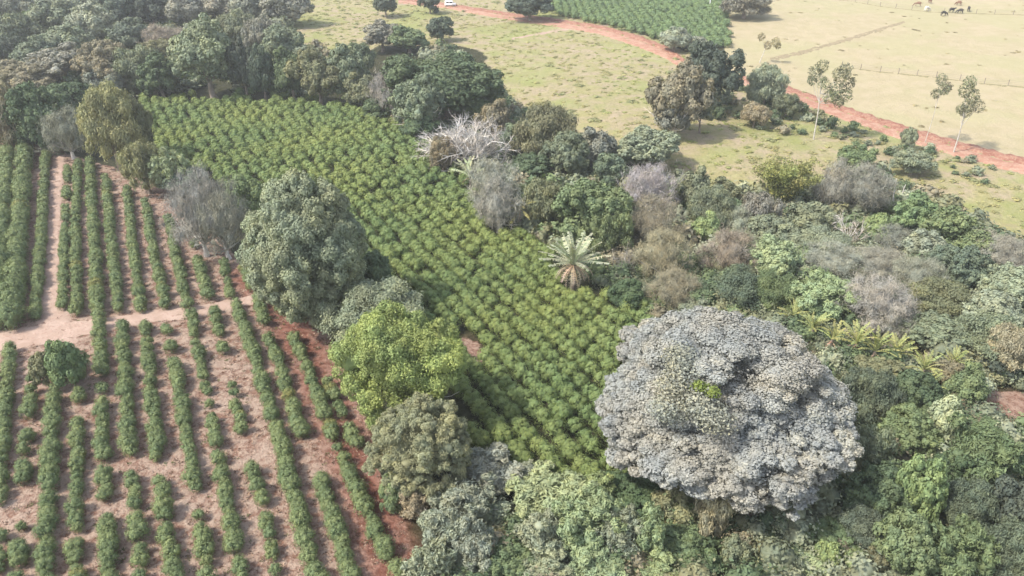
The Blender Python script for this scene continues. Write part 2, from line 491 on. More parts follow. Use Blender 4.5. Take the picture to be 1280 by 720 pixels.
# ------------------------------------------------------------------ every tree and shrub of the photograph
# style; colour; crown outline in the photo; label
TREE_LIST = """
f;greygreen;-12,16,48,62;grey-green tree on the far slope at the picture's upper left edge
b;greygreen;38,-4,98,42;pale grey-green tree high on the far slope, left of the dark hollow
b;sage;84,6,142,54;pale sage tree on the far slope touching the dark blue hollow
f;grey;-10,-12,42,26;hazy grey tree in the topmost left corner of the view
b;greygreen;52,32,112,74;low spreading grey-green tree on the slope above the brown belt
f;dusk;-8,46,34,84;dusky tree at the left edge below the topmost corner
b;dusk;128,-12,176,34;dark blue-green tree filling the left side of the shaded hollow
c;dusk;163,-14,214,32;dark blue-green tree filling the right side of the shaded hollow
b;blue;136,26,190,62;blue-green rounded tree in front of the shaded hollow
b;blue;18,50,70,88;blue-grey tree between the left edge and the brown belt
b;grey;206,-8,256,34;grey lumpy tree just right of the dark hollow
b;grey;246,-12,300,28;grey tree at the top edge, second right of the dark hollow
b;grey;288,-12,340,30;grey tree at the top edge, third right of the dark hollow
c;grey;328,-14,386,30;grey dense tree at the top edge beside the pale meadow
f;greygreen;268,14,322,62;grey-green soft tree behind the tall lumpy tree's right shoulder
f;grey;304,20,352,76;pale grey upright tree between the tall lumpy tree and the meadow
b;grey;38,58,116,106;wide grey-green tree with flat top in the brown belt
b;brown;98,52,162,112;brownish-olive tree in the middle of the belt above the yellow-olive tree
b;grey;110,82,158,118;grey-brown low tree directly above the yellow-olive tree
f;greygreen;146,60,202,114;grey-green tree with pale upright branches, left of the tall lumpy tree
c;deep;172,72,226,120;deep green tree at the field's far edge, left of the tall lumpy tree
h;pink;181,31,226,66;pinkish leafless tree glowing beside the tall lumpy tree
f;olive;176,50,222,78;olive low tree just under the pinkish leafless tree
c;greygreen;214,24,302,118;tall lumpy light-topped tree standing highest behind the green coffee field
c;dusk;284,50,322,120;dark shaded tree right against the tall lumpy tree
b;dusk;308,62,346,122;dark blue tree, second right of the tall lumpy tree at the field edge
b;greygreen;326,34,380,84;grey-green broad tree behind the dark trees at the field edge
b;deep;340,66,388,124;deep green tree at the field edge left of the double olive crowns
c;olive;366,60,428,128;olive tree with dark gap beneath, left of the double olive crowns
c;greygreen;404,58,462,128;grey-olive tree, right of the double olive crowns
b;greygreen;342,36,378,62;small yellowish-green tree on the meadow's lower left edge
b;olive;428,92,474,136;small olive tree at the field's upper right corner
b;deep;452,122,498,150;low dark shrub at the field's right edge below the pinkish twigs
b;brown;-14,78,36,112;brown tree at the left edge above the dark green tree
c;brown;16,76,78,116;dark brown-grey tree above the dark green tree at left
f;tan;-26,102,28,186;tan brown tree at the left edge behind the tall hedge rows
b;deep;10,104,78,186;large dark green tree behind the tall hedge rows
b;deep;58,104,112,144;dark tree peeping left behind the yellow-olive tree
h;grey;57,134,108,196;grey twiggy tree between the dark green tree and the yellow-olive tree
f;mustard;101,110,172,208;yellow-olive tall tree at the upper left corner of the coffee field
f;olive;140,118,190,200;olive shaded right half-crown leaning out of the yellow-olive tree
f;olive;154,174,205,240;olive bush-like tree below the yellow-olive tree, at the head of the red rows
s;pale;188,182,236,240;pale green conical tree right of the olive bush-like tree
h;mauve;212,216,282,318;grey twiggy tree with bare pale branches left of the great green tree
h;grey;246,232,308,322;dark grey twiggy crown squeezed between bare branches and the great green tree
b;green;280,222,328,276;bright green rounded tree behind the grey twiggy crown
b;blue;205,214,262,238;low blue-green shrub at the coffee field's left edge
h;mauve;464,86,506,148;pinkish-grey leafless tree at the left of the dark lobed tree
c;grey;454,26,500,62;grey scrubby tree on the meadow above the dark lobed tree
c;green;488,34,534,64;green scrubby tree on the meadow above the dark lobed tree
b;dusk;534,20,566,50;small dark round tree on the meadow under the red road
b;greygreen;352,60,402,100;grey-olive tree at the meadow foot behind the double olive crowns
f;greygreen;424,52,470,98;sparse grey-olive tree on the meadow foot left of the pinkish-grey leafless tree
c;deep;488,60,628,156;large dark lobed tree with broad flat crown above the white bare tree
b;greygreen;492,98,556,168;grey-green tree with thin pale stems in front of the dark lobed tree
c;green;562,108,632,156;green lobed tree at the lower right of the dark lobed tree
b;brown;596,128,642,178;brown-grey tree just behind the white bare tree's right side
b;deep;500,142,548,176;low dark green tree at the coffee field edge left of the white bare tree
f;brown;536,172,572,212;brown-grey shrub below the white bare tree's left side
f;olive;640,130,722,208;olive-brown domed tree at the lower edge of the yellow meadow
b;blue;622,158,668,202;blue-grey tree between the white bare tree and the olive-brown dome
b;greygreen;676,164,740,226;grey-green tree right of the olive-brown dome
b;grey;714,160,772,214;grey lobed tree at the meadow's lower tip
b;sage;768,158,846,212;pale sage round-topped tree at the meadow's lower right, above the lavender tree
b;blue;738,192,786,234;blue-green tree left of the lavender tree
b;deep;630,190,692,228;dark low tree under the olive-brown dome
h;silver;586,196,646,262;silvery twiggy tree at the field edge below the white bare tree
h;mauve;594,228,652,290;grey leafless tree below the silvery twiggy tree
c;green;694,222,786,308;bright green full tree behind the great frond palm
f;olive;652,222,712,286;olive tree left of the bright green full tree
l;lavender;770,200,848,272;lavender-grey broom-like leafless tree
h;lavender;780,206,842,268;hazy lavender twigs massed in the middle of the wood
h;brown;782,248,850,312;brownish-grey twiggy tree under the lavender trees
t;mauve;764,284,800,358;slender bare tree with pale forked limbs right of the great frond palm
h;tan;798,282,862,352;tan-coloured dry tree right of the slender bare tree
h;brown;812,334,876,388;dark brown dry shrub under the tan dry tree
f;green;738,262,790,322;green tree between the great frond palm and the slender bare tree
b;deep;762,350,806,388;low dark green shrub right of the great frond palm's foot
c;brown;810,78,884,168;brownish tree with visible stems at the roadside, left of the pair
c;dusk;850,54,926,134;dark grey-blue tree with bright lobes beside the road gap
b;grey;818,118,866,170;grey lower crown with pale stems below the brownish roadside tree
b;silver;824,34,864,62;pale round tree at the far plantation's corner, larger of two
b;silver;859,44,884,64;whitish small round tree at the far plantation's corner
b;greygreen;842,212,888,268;grey-green tree at the pasture's lower left, right of the lavender tree
f;greygreen;858,234,920,292;grey-green soft tree below the pasture, second right of the lavender tree
b;olive;882,222,926,262;olive rough shrub on the pasture's lower edge
f;grey;922,240,976,298;grey tree directly left of the yellow-green bamboo
b;lime;864,268,902,308;light green small tree near the brown-pink tree
h;silver;904,262,946,302;whitish twiggy tree above the brown-pink tree
b;greygreen;934,268,988,310;grey-green tree under the yellow-green bamboo
h;mauve;1018,204,1066,266;mauve-grey twiggy tree right of the yellow-green bamboo
b;green;1046,180,1092,216;green round top above the mauve-grey twigs
h;grey;1050,204,1116,268;grey arching twiggy tree beside the two leaning dead stems
t;white;1040,256,1086,312;whitish bare tree with crooked limbs in the middle of the right wood
b;greygreen;984,254,1042,302;grey-green tree left of the whitish crooked bare tree
b;lime;1082,264,1112,302;small yellow-green tree right of the whitish crooked bare tree
c;green;1116,244,1172,296;bright green leafy clump, uppermost along the pasture edge
c;green;1156,258,1216,312;bright green leafy clump, middle along the pasture edge
c;green;1194,288,1248,338;bright green leafy clump, lowest along the pasture edge
h;grey;1098,282,1142,324;grey twiggy shrub under the uppermost bright green clump
h;rust;880,284,946,346;brown-pink tree with pale stems in the middle of the wood
b;pale;938,296,1000,356;light green round tree right of the brown-pink tree
b;greygreen;962,284,1012,324;grey-green dome behind the light green round tree
f;sage;994,284,1062,332;pale sage wide tree below the whitish crooked bare tree
h;mauve;1000,306,1076,352;mauve-grey wide leafless tree in the middle of the right wood
h;grey;1058,308,1132,354;grey leafless tree right of the mauve-grey wide one
b;sage;1128,288,1188,334;beige-green tree under the middle bright green clump
h;grey;1118,318,1180,378;dark grey open tree with black gaps
b;blue;1168,304,1236,366;blue-green lumpy tree under the lowest bright green clump
h;grey;1218,292,1292,348;grey tree at the right edge just below the dry pasture
b;sage;1228,330,1296,388;sage tree with a yellow tuft at the right edge
f;blue;886,334,958,392;dark teal soft tree above the grey giant's crown
f;green;938,340,1002,398;green feathery tree right of the dark teal soft tree
s;pale;984,344,1062,408;pale green feathery tree behind the first banana plants
h;mauve;1054,344,1142,418;pinkish-grey round leafless tree above the banana clump
h;grey;1084,384,1144,428;grey arching twigs between the pinkish-grey round tree and the banana clump
f;olive;1132,350,1218,402;olive-green wide tree right of the pinkish-grey round tree
b;sage;1204,362,1278,422;sage-olive tree near the right edge, above the wide grey-green pair
b;greygreen;1128,388,1212,444;wide grey-green tree right of the banana clump, left of the pair
f;greygreen;1188,390,1282,456;wide grey-green tree right of the banana clump, right of the pair
f;tan;1234,402,1296,472;beige-grey tree at the right edge above the bare earth patch
b;greygreen;846,368,898,404;grey-green shrub peeping over the grey giant's top left
b;deep;856,350,912,392;deep green shrub above the grey giant's top left
c;dusk;1218,438,1268,476;dark shaded shrub at the bare earth patch's upper edge
b;olive;1062,446,1138,492;olive mound just below the banana clump
f;blue;1050,458,1122,534;blue-green feathery tree touching the grey giant's right side
b;deep;1108,462,1176,528;dark green round tree left of the cream pointed tree
f;brown;1158,446,1214,492;brown thatch-like shrub under the lowest banana plants
b;green;1184,458,1232,516;yellow-green shrub beside the bare earth patch
b;green;1098,508,1172,578;green full tree below the dark green round tree
k;cream;1148,488,1206,566;cream-green pointed tree draped in vines
s;green;1178,528,1268,622;big light green tree below the bare earth patch
b;green;1200,520,1254,562;green shrub between the cream pointed tree and the bare earth
f;greygreen;1058,532,1112,604;grey-green soft tree tucked against the grey giant's lower right
b;deep;1070,578,1142,654;dark green tree below the grey giant's right side
c;lime;1122,568,1178,664;bright light-green lobed tree, brightest in the lower right corner
c;deep;1162,562,1212,622;dark gap-filled tree between the bright lobed tree and the big light green tree
f;blue;1172,598,1242,674;blue-green soft tree below the big light green tree
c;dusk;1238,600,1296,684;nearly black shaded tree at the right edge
b;olive;1222,602,1264,650;dark olive tree next to the nearly black shaded tree
b;green;1096,640,1172,730;green rounded tree at the bottom edge below the bright lobed tree
s;green;1158,650,1232,738;green long-leaved tree at the bottom edge, with whitish leaf tips
f;blue;1218,652,1296,740;blue-green feathery tree in the bottom right corner
f;blue;1046,634,1112,694;dark teal shrub below the grey giant's lower right edge
b;green;1008,648,1076,702;green rounded bush under the grey giant's skirt
b;lime;1020,676,1052,716;small yellow-green bush at the bottom edge, left of two
b;lime;1054,688,1088,728;small yellow-green bush at the bottom edge, right of two
b;pale;984,690,1036,732;pale green bush cut by the bottom edge under the grey giant
f;olive;1074,684,1112,730;olive-grey bush between the small yellow-green bush and the green long-leaved tree
b;deep;926,690,990,736;dark green bush at the bottom edge below the brown hanging vines
b;greygreen;900,672,938,720;small isolated round bush in the dark gap under the grey giant
b;deep;846,684,906,736;dark green bush at the bottom edge left of the small isolated bush
f;tan;868,586,920,676;straw-coloured vine curtain on a stump under the grey giant
f;rust;898,612,948,652;rust-brown dead foliage hanging at the grey giant's lower edge
b;olive;814,608,874,664;olive-green tree at the grey giant's lower left foot
b;green;816,654,888,708;green dome-shaped tree below the olive-green foot tree
b;deep;756,586,834,646;dark green tree left of the grey giant's lower left
s;pale;788,636,834,704;pale green lobed tree right of the pale green thicket crowns
b;lime;724,588,772,636;yellow-green bush at the coffee field's lower tip
s;pale;636,598,742,662;large pale green tree at the bottom of the coffee field
s;pale;690,612,776,698;large pale green tree, second of the pale pair, nearer the bottom
s;sage;646,636,714,706;olive-sage tree with white forked branches showing
s;sage;738,640,806,710;sage tree with a small white dead spray on top
c;green;598,676,668,738;vivid green leafy tree at the bottom edge
s;silver;560,560,652,626;silver-leaved tree right below the olive dome
s;silver;538,592,622,666;silver-leaved tree with pale crooked stems, second below the olive dome
s;silver;524,628,594,700;silver-leaved shrub at the red strip's right side
s;silver;562,652,624,722;silver-leaved shrub left of the vivid green tree
f;tan;498,596,552,648;tan-coloured dry shrub under the olive dome's left side
s;sage;512,674,572,738;sage leafy shrub at the bottom edge beside the red strip
s;sage;636,690,722,744;sage tree at the bottom edge right of the vivid green tree
s;pale;704,684,794,744;pale green tree at the bottom edge, centre of the thicket
s;pale;786,688,852,744;pale lime tree at the bottom edge right of the thicket's centre
s;silver;640,586,704,628;bluish-silver low shrub at the coffee field's lowest corner
b;green;474,588,504,646;small green shrub on the right bank of the red strip
b;green;60,424,106,488;green bushy young tree among the red rows below the path fork
b;olive;38,440,70,484;olive young shrub left of the green bushy young tree
c;dusk;466,-10,496,19;dark upright tree on the far meadow, left of two beside the road
c;dusk;524,-10,550,15;dark upright tree on the far meadow, right of two beside the road
c;dusk;634,-14,692,23;broad dark tree at the roadside by the far plantation
f;grey;902,-10,962,17;grey tree row end at the top edge beside the dry pasture
f;sage;934,80,980,134;sparse grey-green roadside tree left of the tall white-stemmed tree
b;greygreen;862,116,894,152;small round tree with white stem at the pasture corner
f;sage;1118,188,1166,218;pale olive scrub bush on the slope below the road
f;sage;1128,158,1146,186;thin green sapling beside the road
f;greygreen;966,116,1002,146;grey-green roadside shrub left of the tall white-stemmed tree
f;tan;926,128,964,158;straw-coloured scrub bush below the sparse roadside tree
f;sage;398,346,530,440;grey-sage spreading tree between the great green tree and the yellow tree
b;deep;438,316,492,372;dark green shrub in the shade at the great green tree's right foot
"""
for line in TREE_LIST.strip().splitlines():
    st, cl, bx, lb = [s.strip() for s in line.split(';')]
    bx = tuple(float(v) for v in bx.split(','))
    ratio = {'tall': .6}.get(cl, .9)
    if 'small round tree with white stem' in lb: ratio = .55
    lm = None
    if 'white forked branches' in lb or 'pale crooked stems' in lb or 'pale stems' in lb or 'visible stems' in lb or 'white dead spray' in lb or 'bare pale branches' in lb: lm = 'white'
    if st == 'h' and lm is None: lm = 'mauve'
    plant_tree(st, cl, bx, lb, ratio, limb=lm)

def big_tree(name, label, box, geo, colour, cat='tree', ratio=.9, mat=None, limb=None, rz=0.0):
    x, y, z, a, c, zc = box_to_tree(*box, ratio)
    t = thing(name, (x, y, z - .05), label, cat)
    o = geo.build('crown', mat or M_LEAF, t); o.location = (0, 0, zc); o.scale = (a, a, c); o.rotation_euler[2] = rz
    o.color = (*colour, 1)
    tr = link('trunk', trunk_proto(1, limb is not None), t); tr.scale = (a * .9, a * .9, zc * 1.1)
    if limb:
        b = link('limb', twig_proto('open', 0)[0], t); b.location = (0, 0, zc); b.scale = (a * .62, a * .62, c * .8); b.color = (*limb, 1)
    TREES.append((x, y, a, label))
    return t, a, c, zc

# the grey blossoming giant: cauliflower-like heads of grey blossom, a green patch and hanging vines
G = Geo()
for i_, (ox, oy, oz, r_) in enumerate([(.05, .05, .20, .80), (-.50, -.02, .0, .46), (-.30, -.50, -.16, .42), (.10, -.56, -.10, .44), (.48, -.34, -.06, .46),
                                       (.56, .16, .0, .43), (.22, .52, .08, .46), (-.26, .48, .10, .48), (-.62, -.30, -.30, .30), (.34, -.66, -.34, .27)]):
    V_, Q_, T_, QV_, TV_ = crown_geo(410 + i_, int(26 + 44 * r_), (.14, .29), .0105 / r_, 1.5, -.5, sub=11, subr=.42, rough=.13, spread=.5, loose=.14, L=1.0, W=.7).arrays()
    G.add(V_ * r_ * np.array([1, 1, .92]) + np.array([ox, oy, oz]), Q_, T_, QV_, TV_)
giant, ga, gc, gzc = big_tree('blossoming_tree', 'giant grey-blossomed tree with a cauliflower-like domed crown, largest of all',
                              (739, 375, 1053, 629), G, (.30, .30, .28))
def patch(parent, name, seed, dirs, r, leaf, col, a, c, zc, lift=.97, cover=1.5):
    rng = np.random.default_rng(seed); g = Geo()
    for d in dirs:
        d = unit(np.array(d, float)); ct = d * lift
        n = int(4 * np.pi * r * r * cover * .7 / (1.24 * leaf * leaf))
        dd = unit(rng.normal(size=(n, 3)) + d * .8)
        P = ct + dd * r * (1 + rng.normal(size=(n, 1)) * .2) * .9
        V, Q = leaf_quads(P, unit(dd + rng.normal(size=(n, 3)) * .5), leaf, 1, .62, rng)
        g.add(V, Q, qv=rng.random(n))
    o = g.build(name, M_LEAF, parent); o.location = (0, 0, zc); o.scale = (a, a, c); o.color = (*col, 1)
    return o
patch(giant, 'green_leaves', 5, [(-.22, -.52, .70), (-.30, -.48, .72)],   .055, .0115, (.15, .19, .045), ga, gc, gzc, .94)['label'] = 'bright yellow-green sprout in the grey crown'
patch(giant, 'olive_leaves', 6, [(-.42, -.34, .80), (-.50, -.44, .70), (-.34, -.62, .66), (-.40, -.2, .86), (-.25, -.72, .58), (-.56, -.58, .56)], .14, .0115, (.25, .256, .212), ga, gc, gzc, .88, .75)['label'] = 'olive-tinged leafy part of the grey crown'

G = crown_geo(42, 66, (.17, .26), .0165, 1.5, -.85, sub=9, subr=.42, rough=.10, taper=.16, spread=.5)
big_tree('great_green_tree', 'great green egg-shaped tree between the red rows and the dense coffee field', (298, 222, 461, 406), G, (.24, .268, .175))
G = crown_geo(43, 34, (.2, .32), .0165, 1.15, -.6, sub=8, subr=.42, rough=.22, spread=.85, loose=.2, L=1.2, W=.55, drop=.12)
big_tree('yellow_tree', 'bright yellow-green tree at the head of the red strip', (424, 380, 572, 538), G, (.28, .335, .12), limb=PAL['white'])
G = crown_geo(44, 70, (.13, .22), .018, 1.4, -.7, sub=6, subr=.4, rough=.08, L=1.5, W=.4, up=.7, spread=.8, loose=.16)
big_tree('feathery_tree', 'olive fine-textured dome tree below the yellow tree', (458, 494, 594, 622), G, (.265, .272, .165))

# the white bare tree
tw = plant_tree('T', 'mauve', (542, 132, 630, 206), 'white bare tree with a star of pale leafless limbs', ratio=.9, limb='white')
for o_ in tw.children:
    if o_.name.startswith('limb'): o_.color = (.7, .66, .61, 1)
    if o_.name.startswith('twig'): o_.color = (.46, .43, .41, 1)
# ------------------------------------------------------------------ fronded plants
def frond_mesh(name, L, W, arch, notch, seed, lift=.9):
    """one long leaf: rises, arches over, split along its edges; origin at its foot, pointing +X"""
    rng = np.random.default_rng(seed)
    g = Geo(); n = 16
    t = np.linspace(0, 1, n)
    ang = lift - arch * t ** 1.3
    x = np.concatenate([[0], np.cumsum(np.cos(ang[:-1]) * L / (n - 1))]); z = np.concatenate([[0], np.cumsum(np.sin(ang[:-1]) * L / (n - 1))])
    tube(g, np.stack([x, x * 0, z], 1), np.linspace(.055, .012, n) * L / 3, 5, .9)
    for i in range(3, n - 1):
        w = W * (math.sin(math.pi * min(1, (t[i] - .12) / .9)) ** .6 if t[i] > .12 else 0)
        for sgn in (-1, 1):
            for h in (0, .5):
                if rng.random() < notch * .25: continue
                f0 = h; f1 = h + .5 - notch * .18
                xa, za = x[i] + (x[i + 1] - x[i]) * f0, z[i] + (z[i + 1] - z[i]) * f0
                xb, zb = x[i] + (x[i + 1] - x[i]) * f1, z[i] + (z[i + 1] - z[i]) * f1
                ww = w * rng.uniform(.82, 1.1); sw = .25 * w
                dz = -ww * rng.uniform(.1, .35) + .12 * ww
                g.add([(xa, 0, za + .01), (xb, 0, zb + .01), (xb + sw, sgn * ww, zb + dz), (xa + sw, sgn * ww * .96, za + dz)], q=[(0, 1, 2, 3)], qv=[rng.random()])
    return g.mesh(name, M_LEAF)

FROND_A = [frond_mesh('frond', 1.0, .08, 1.0, .7, 60 + i, 1.1) for i in range(3)]     # banana-like
FROND_B = [frond_mesh('frond', 1.0, .085, .45, .9, 70 + i, .8) for i in range(3)]      # stiff, narrow
FROND_D = [frond_mesh('dead_frond', 1.0, .09, 1.6, 1.2, 80 + i, .1) for i in range(2)]  # hanging, dry

def fronded(name, label, px, py, h, L, n, col, fr, cat='plant', group=None, dead=5, deadcol=(.30, .22, .15), el=(.1, 1.2), stemr=.16):
    rnd = random.Random(label)
    x, y, z, d = ground(px, py)
    t = thing(name, (x, y, z - .05), label, cat, group)
    g = Geo(); tube(g, [(0, 0, 0), (.05, 0, h * .5), (0, .04, h)], [stemr * 1.2, stemr, stemr * .8], 8)
    g.build('stem', M_BARK, t, True)
    a0 = rnd.uniform(0, 6.28)
    for i in range(n):
        o = link('frond', fr[i % len(fr)], t)
        o.location = (0, 0, h * rnd.uniform(.93, 1.02))
        e = el[0] + (el[1] - el[0]) * rnd.random()
        o.rotation_euler = (rnd.uniform(-.35, .35), -(e - .75), a0 + i * 2.399963)
        s = L * rnd.uniform(.8, 1.12); o.scale = (s, s, s); o.color = tint(col, rnd, .18)
    for i in range(dead):
        o = link('dead_frond', FROND_D[i % 2], t)
        o.location = (0, 0, h * rnd.uniform(.86, .95)); o.rotation_euler = (rnd.uniform(-.3, .3), rnd.uniform(-.1, .5), a0 + i * 1.31 + .5)
        s = L * rnd.uniform(.5, .75); o.scale = (s, s, s); o.color = tint(deadcol, rnd, .2)
    TREES.append((x, y, L * .7, label))
    return t

fronded('frond_palm', 'great frond palm with a spiky silver-green head and brown skirt beside the coffee field', 716, 362, 3.4, 4.1, 44,
        (.34, .375, .285), FROND_B, 'palm', None, 34, (.36, .29, .22), (.1, 1.5), .3)
fronded('frond_palm', 'small drooping palm with yellowish fronds at the field edge above the great frond palm', 650, 290, 3.6, 3.0, 14,
        (.27, .26, .11), FROND_B, 'palm', None, 5, (.36, .29, .18), (-.3, .8), .13)
fronded('banana_plant', 'pale green banana plant at the field edge just below the white bare tree', 588, 240, 2.6, 3.4, 18, (.33, .38, .24), FROND_A, 'plant', 'banana plants', 3, el=(.2, 1.3))
BAN = [(985, 420, 2.4, 2.5, 11, 'first banana plant of the row, beside the top of the grey giant'),
       (1010, 438, 2.6, 2.6, 11, 'second banana plant of the row, with upright yellow fronds'),
       (1034, 452, 2.6, 2.5, 10, 'third banana plant of the row, hung with dry brown leaves'),
       (1062, 462, 3.0, 3.0, 13, 'tallest banana plant, in the middle of the row with a brown skirt'),
       (1086, 468, 2.7, 2.8, 12, 'fifth banana plant, just right of the tallest one'),
       (1112, 470, 2.5, 2.7, 13, 'bright yellow-green banana plant at the clump\'s right end'),
       (1146, 490, 2.6, 2.4, 10, 'banana plant standing alone below the clump\'s right end'),
       (1152, 508, 2.2, 2.2, 9, 'lowest banana plant, above the cream pointed tree'),
       (1182, 482, 2.4, 2.3, 9, 'last banana plant to the right, thin and pale')]
for px, py, h, L, n, lb in BAN:
    dk = 9 if 'brown' in lb else 3
    fronded('banana_plant', lb, px, py, h, L * .8, n + 8, (.27, .30, .13), FROND_A, 'plant', 'banana plants', dk, (.34, .25, .2), el=(.25, 1.35))

# bamboo: arching culms with tufts of yellow-green leaves, each culm a part
def bamboo(label, box):
    x, y, z, a, c, zc = box_to_tree(*box)
    t = thing('bamboo_clump', (x, y, z), label, 'bamboo')
    rng = np.random.default_rng(12)
    H = zc + c
    for i in range(22):
        az = i * 2.399963; out = a * rng.uniform(.25, 1.1)
        b = np.array([math.cos(az), math.sin(az), 0]) * .4 * rng.random()
        tt = np.linspace(0, 1, 8)
        pts = b + np.stack([math.cos(az) * out * tt ** 2, math.sin(az) * out * tt ** 2, H * (tt - .28 * tt ** 3 * (out / a)) * rng.uniform(.8, 1.1)], 1)
        g = Geo(); tube(g, pts, np.linspace(.07, .015, 8), 5)
        o = g.build('culm', M_LEAF, t, True); o.color = (.22, .21, .09, 1)
        lf = Geo(); n = 420
        k = rng.uniform(.35, 1.0, n) ** .8 * 7; i0 = np.clip(k.astype(int), 0, 6); fr = (k - i0)[:, None]
        P = pts[i0] * (1 - fr) + pts[i0 + 1] * fr + rng.normal(size=(n, 3)) * .38
        V, Q = leaf_quads(P, unit(rng.normal(size=(n, 3)) + [0, 0, .6]), .17, 1.5, .4, rng, .3)
        lf.add(V, Q, qv=rng.random(n))
        f = lf.build('leaves', M_LEAF, o); f.color = tint(PAL['bamboo'], random.Random(i), .15)
    TREES.append((x, y, a, label))
bamboo('yellow-green bamboo clump arching at the lower edge of the pasture', (936, 192, 1028, 268))

# eucalypts: long white stems and small high crowns made of separate clumps
M_EUC = plain_material('eucalyptus_bark', (.34, .31, .26), (.52, .48, .42), 3.0)
def eucalypt(label, base, top, clumps, col=(.2, .205, .13), stem_r=.11):
    """base and top of the stem in the photo; clumps: (px, py, radius px)"""
    bx, by, bz, d = ground(*base)
    def at(px, py):
        r = ray(px, py); k = by / r[1]                      # in the upright plane through the base
        return np.array([r[0] * k, by, CAM_H + r[2] * k])
    t = thing('eucalyptus', (bx, by, bz - .1), label, 'tree')
    o0 = np.array([bx, by, bz - .1]); e = at(*top) - o0
    s = np.linspace(0, 1, 7)[:, None]
    pts = e * s + np.stack([.2 * np.sin(s[:, 0] * 4), s[:, 0] * 0, s[:, 0] * 0], 1) * s
    g = Geo(); tube(g, pts, np.linspace(stem_r * 1.25, stem_r * .45, 7), 7)
    rng = np.random.default_rng(int(base[0]))
    cl = []
    for i, (cx, cy, cr) in enumerate(clumps):
        p = at(cx, cy) - o0 + np.array([0, rng.uniform(-1.2, 1.2), 0]); r = cr * d / FOC
        st = pts[-3 + (i % 2)]
        tube(g, [st, (st + p) / 2 + [0, 0, -.2], p], [stem_r * .5, stem_r * .35, stem_r * .15], 5)
        cl.append((p, r))
    g.build('trunk', M_EUC, t, True)
    for p, r in cl:
        q = Geo(); n = int(190)
        dd = unit(rng.normal(size=(n, 3))) * rng.uniform(.3, 1, (n, 1)) ** .4
        V, Q = leaf_quads(p + dd * np.array([r, r, r * 1.05]), unit(dd + rng.normal(size=(n, 3)) * .8), max(r * .15, .15), 1.4, .45, rng, .3)
        q.add(V, Q, qv=rng.random(n))
        o = q.build('foliage', M_LEAF, t); o.color = tint(col, random.Random(p[0]), .15)
    TREES.append((bx, by, 1, label))
eucalypt('tall white-stemmed eucalyptus beside the red road with two leaf heads', (1017, 174), (1027, 105),
         [(1022, 92, 9), (1030, 84, 8), (1018, 102, 6), (1030, 104, 8), (1048, 92, 10), (1056, 88, 9), (1062, 104, 8), (1044, 112, 10), (1036, 120, 9), (1054, 118, 9), (1048, 127, 7)])
eucalypt('leaning eucalyptus with the thickest crown, near the right edge above the red road', (1192, 191), (1206, 140),
         [(1216, 104, 8), (1212, 114, 9), (1218, 122, 9), (1208, 132, 8), (1220, 132, 8), (1212, 142, 7), (1205, 138, 6)])
eucalypt('thin eucalyptus with one small floating leaf head', (1156, 179), (1176, 112),
         [(1180, 101, 7), (1176, 110, 7), (1172, 118, 6), (1182, 108, 6)], stem_r=.055)
eucalypt('dry open-branched eucalyptus behind the red road near the dark grey-blue tree', (949, 79), (960, 50),
         [(952, 46, 5), (968, 52, 6), (960, 57, 5), (972, 57, 4)], (.24, .21, .13), .1)

def stem(label, base, top, r=.12):
    bx, by, bz, d = ground(*base); q = ray(*top); k = by / q[1]
    e = np.array([q[0] * k, by, CAM_H + q[2] * k]) - np.array([bx, by, bz])
    g = Geo(); s = np.linspace(0, 1, 6)[:, None]
    tube(g, e * s + np.array([[.04, .02, 0]]) * np.sin(s * 7), np.linspace(r, r * .45, 6), 7)
    for u, v in ((.62, .9), (.8, -.7)):
        p = e * u; tube(g, [p, p + np.array([v * .5, .2, .5])], [r * .35, r * .1], 5)
    o = g.build('dead_trunk', M_PALE_BARK, None, True); o.location = (bx, by, bz - .1)
    tag(o, label, 'dead tree')
stem('longer of two pale dead stems leaning at the grey wood\'s upper edge', (1113, 268), (1121, 222))
stem('shorter of two pale dead stems leaning at the grey wood\'s upper edge', (1123, 256), (1132, 230), .1)
stem('pale crooked dead stem rising over the wood beside the silvery twiggy tree', (632, 206), (633, 182), .09)

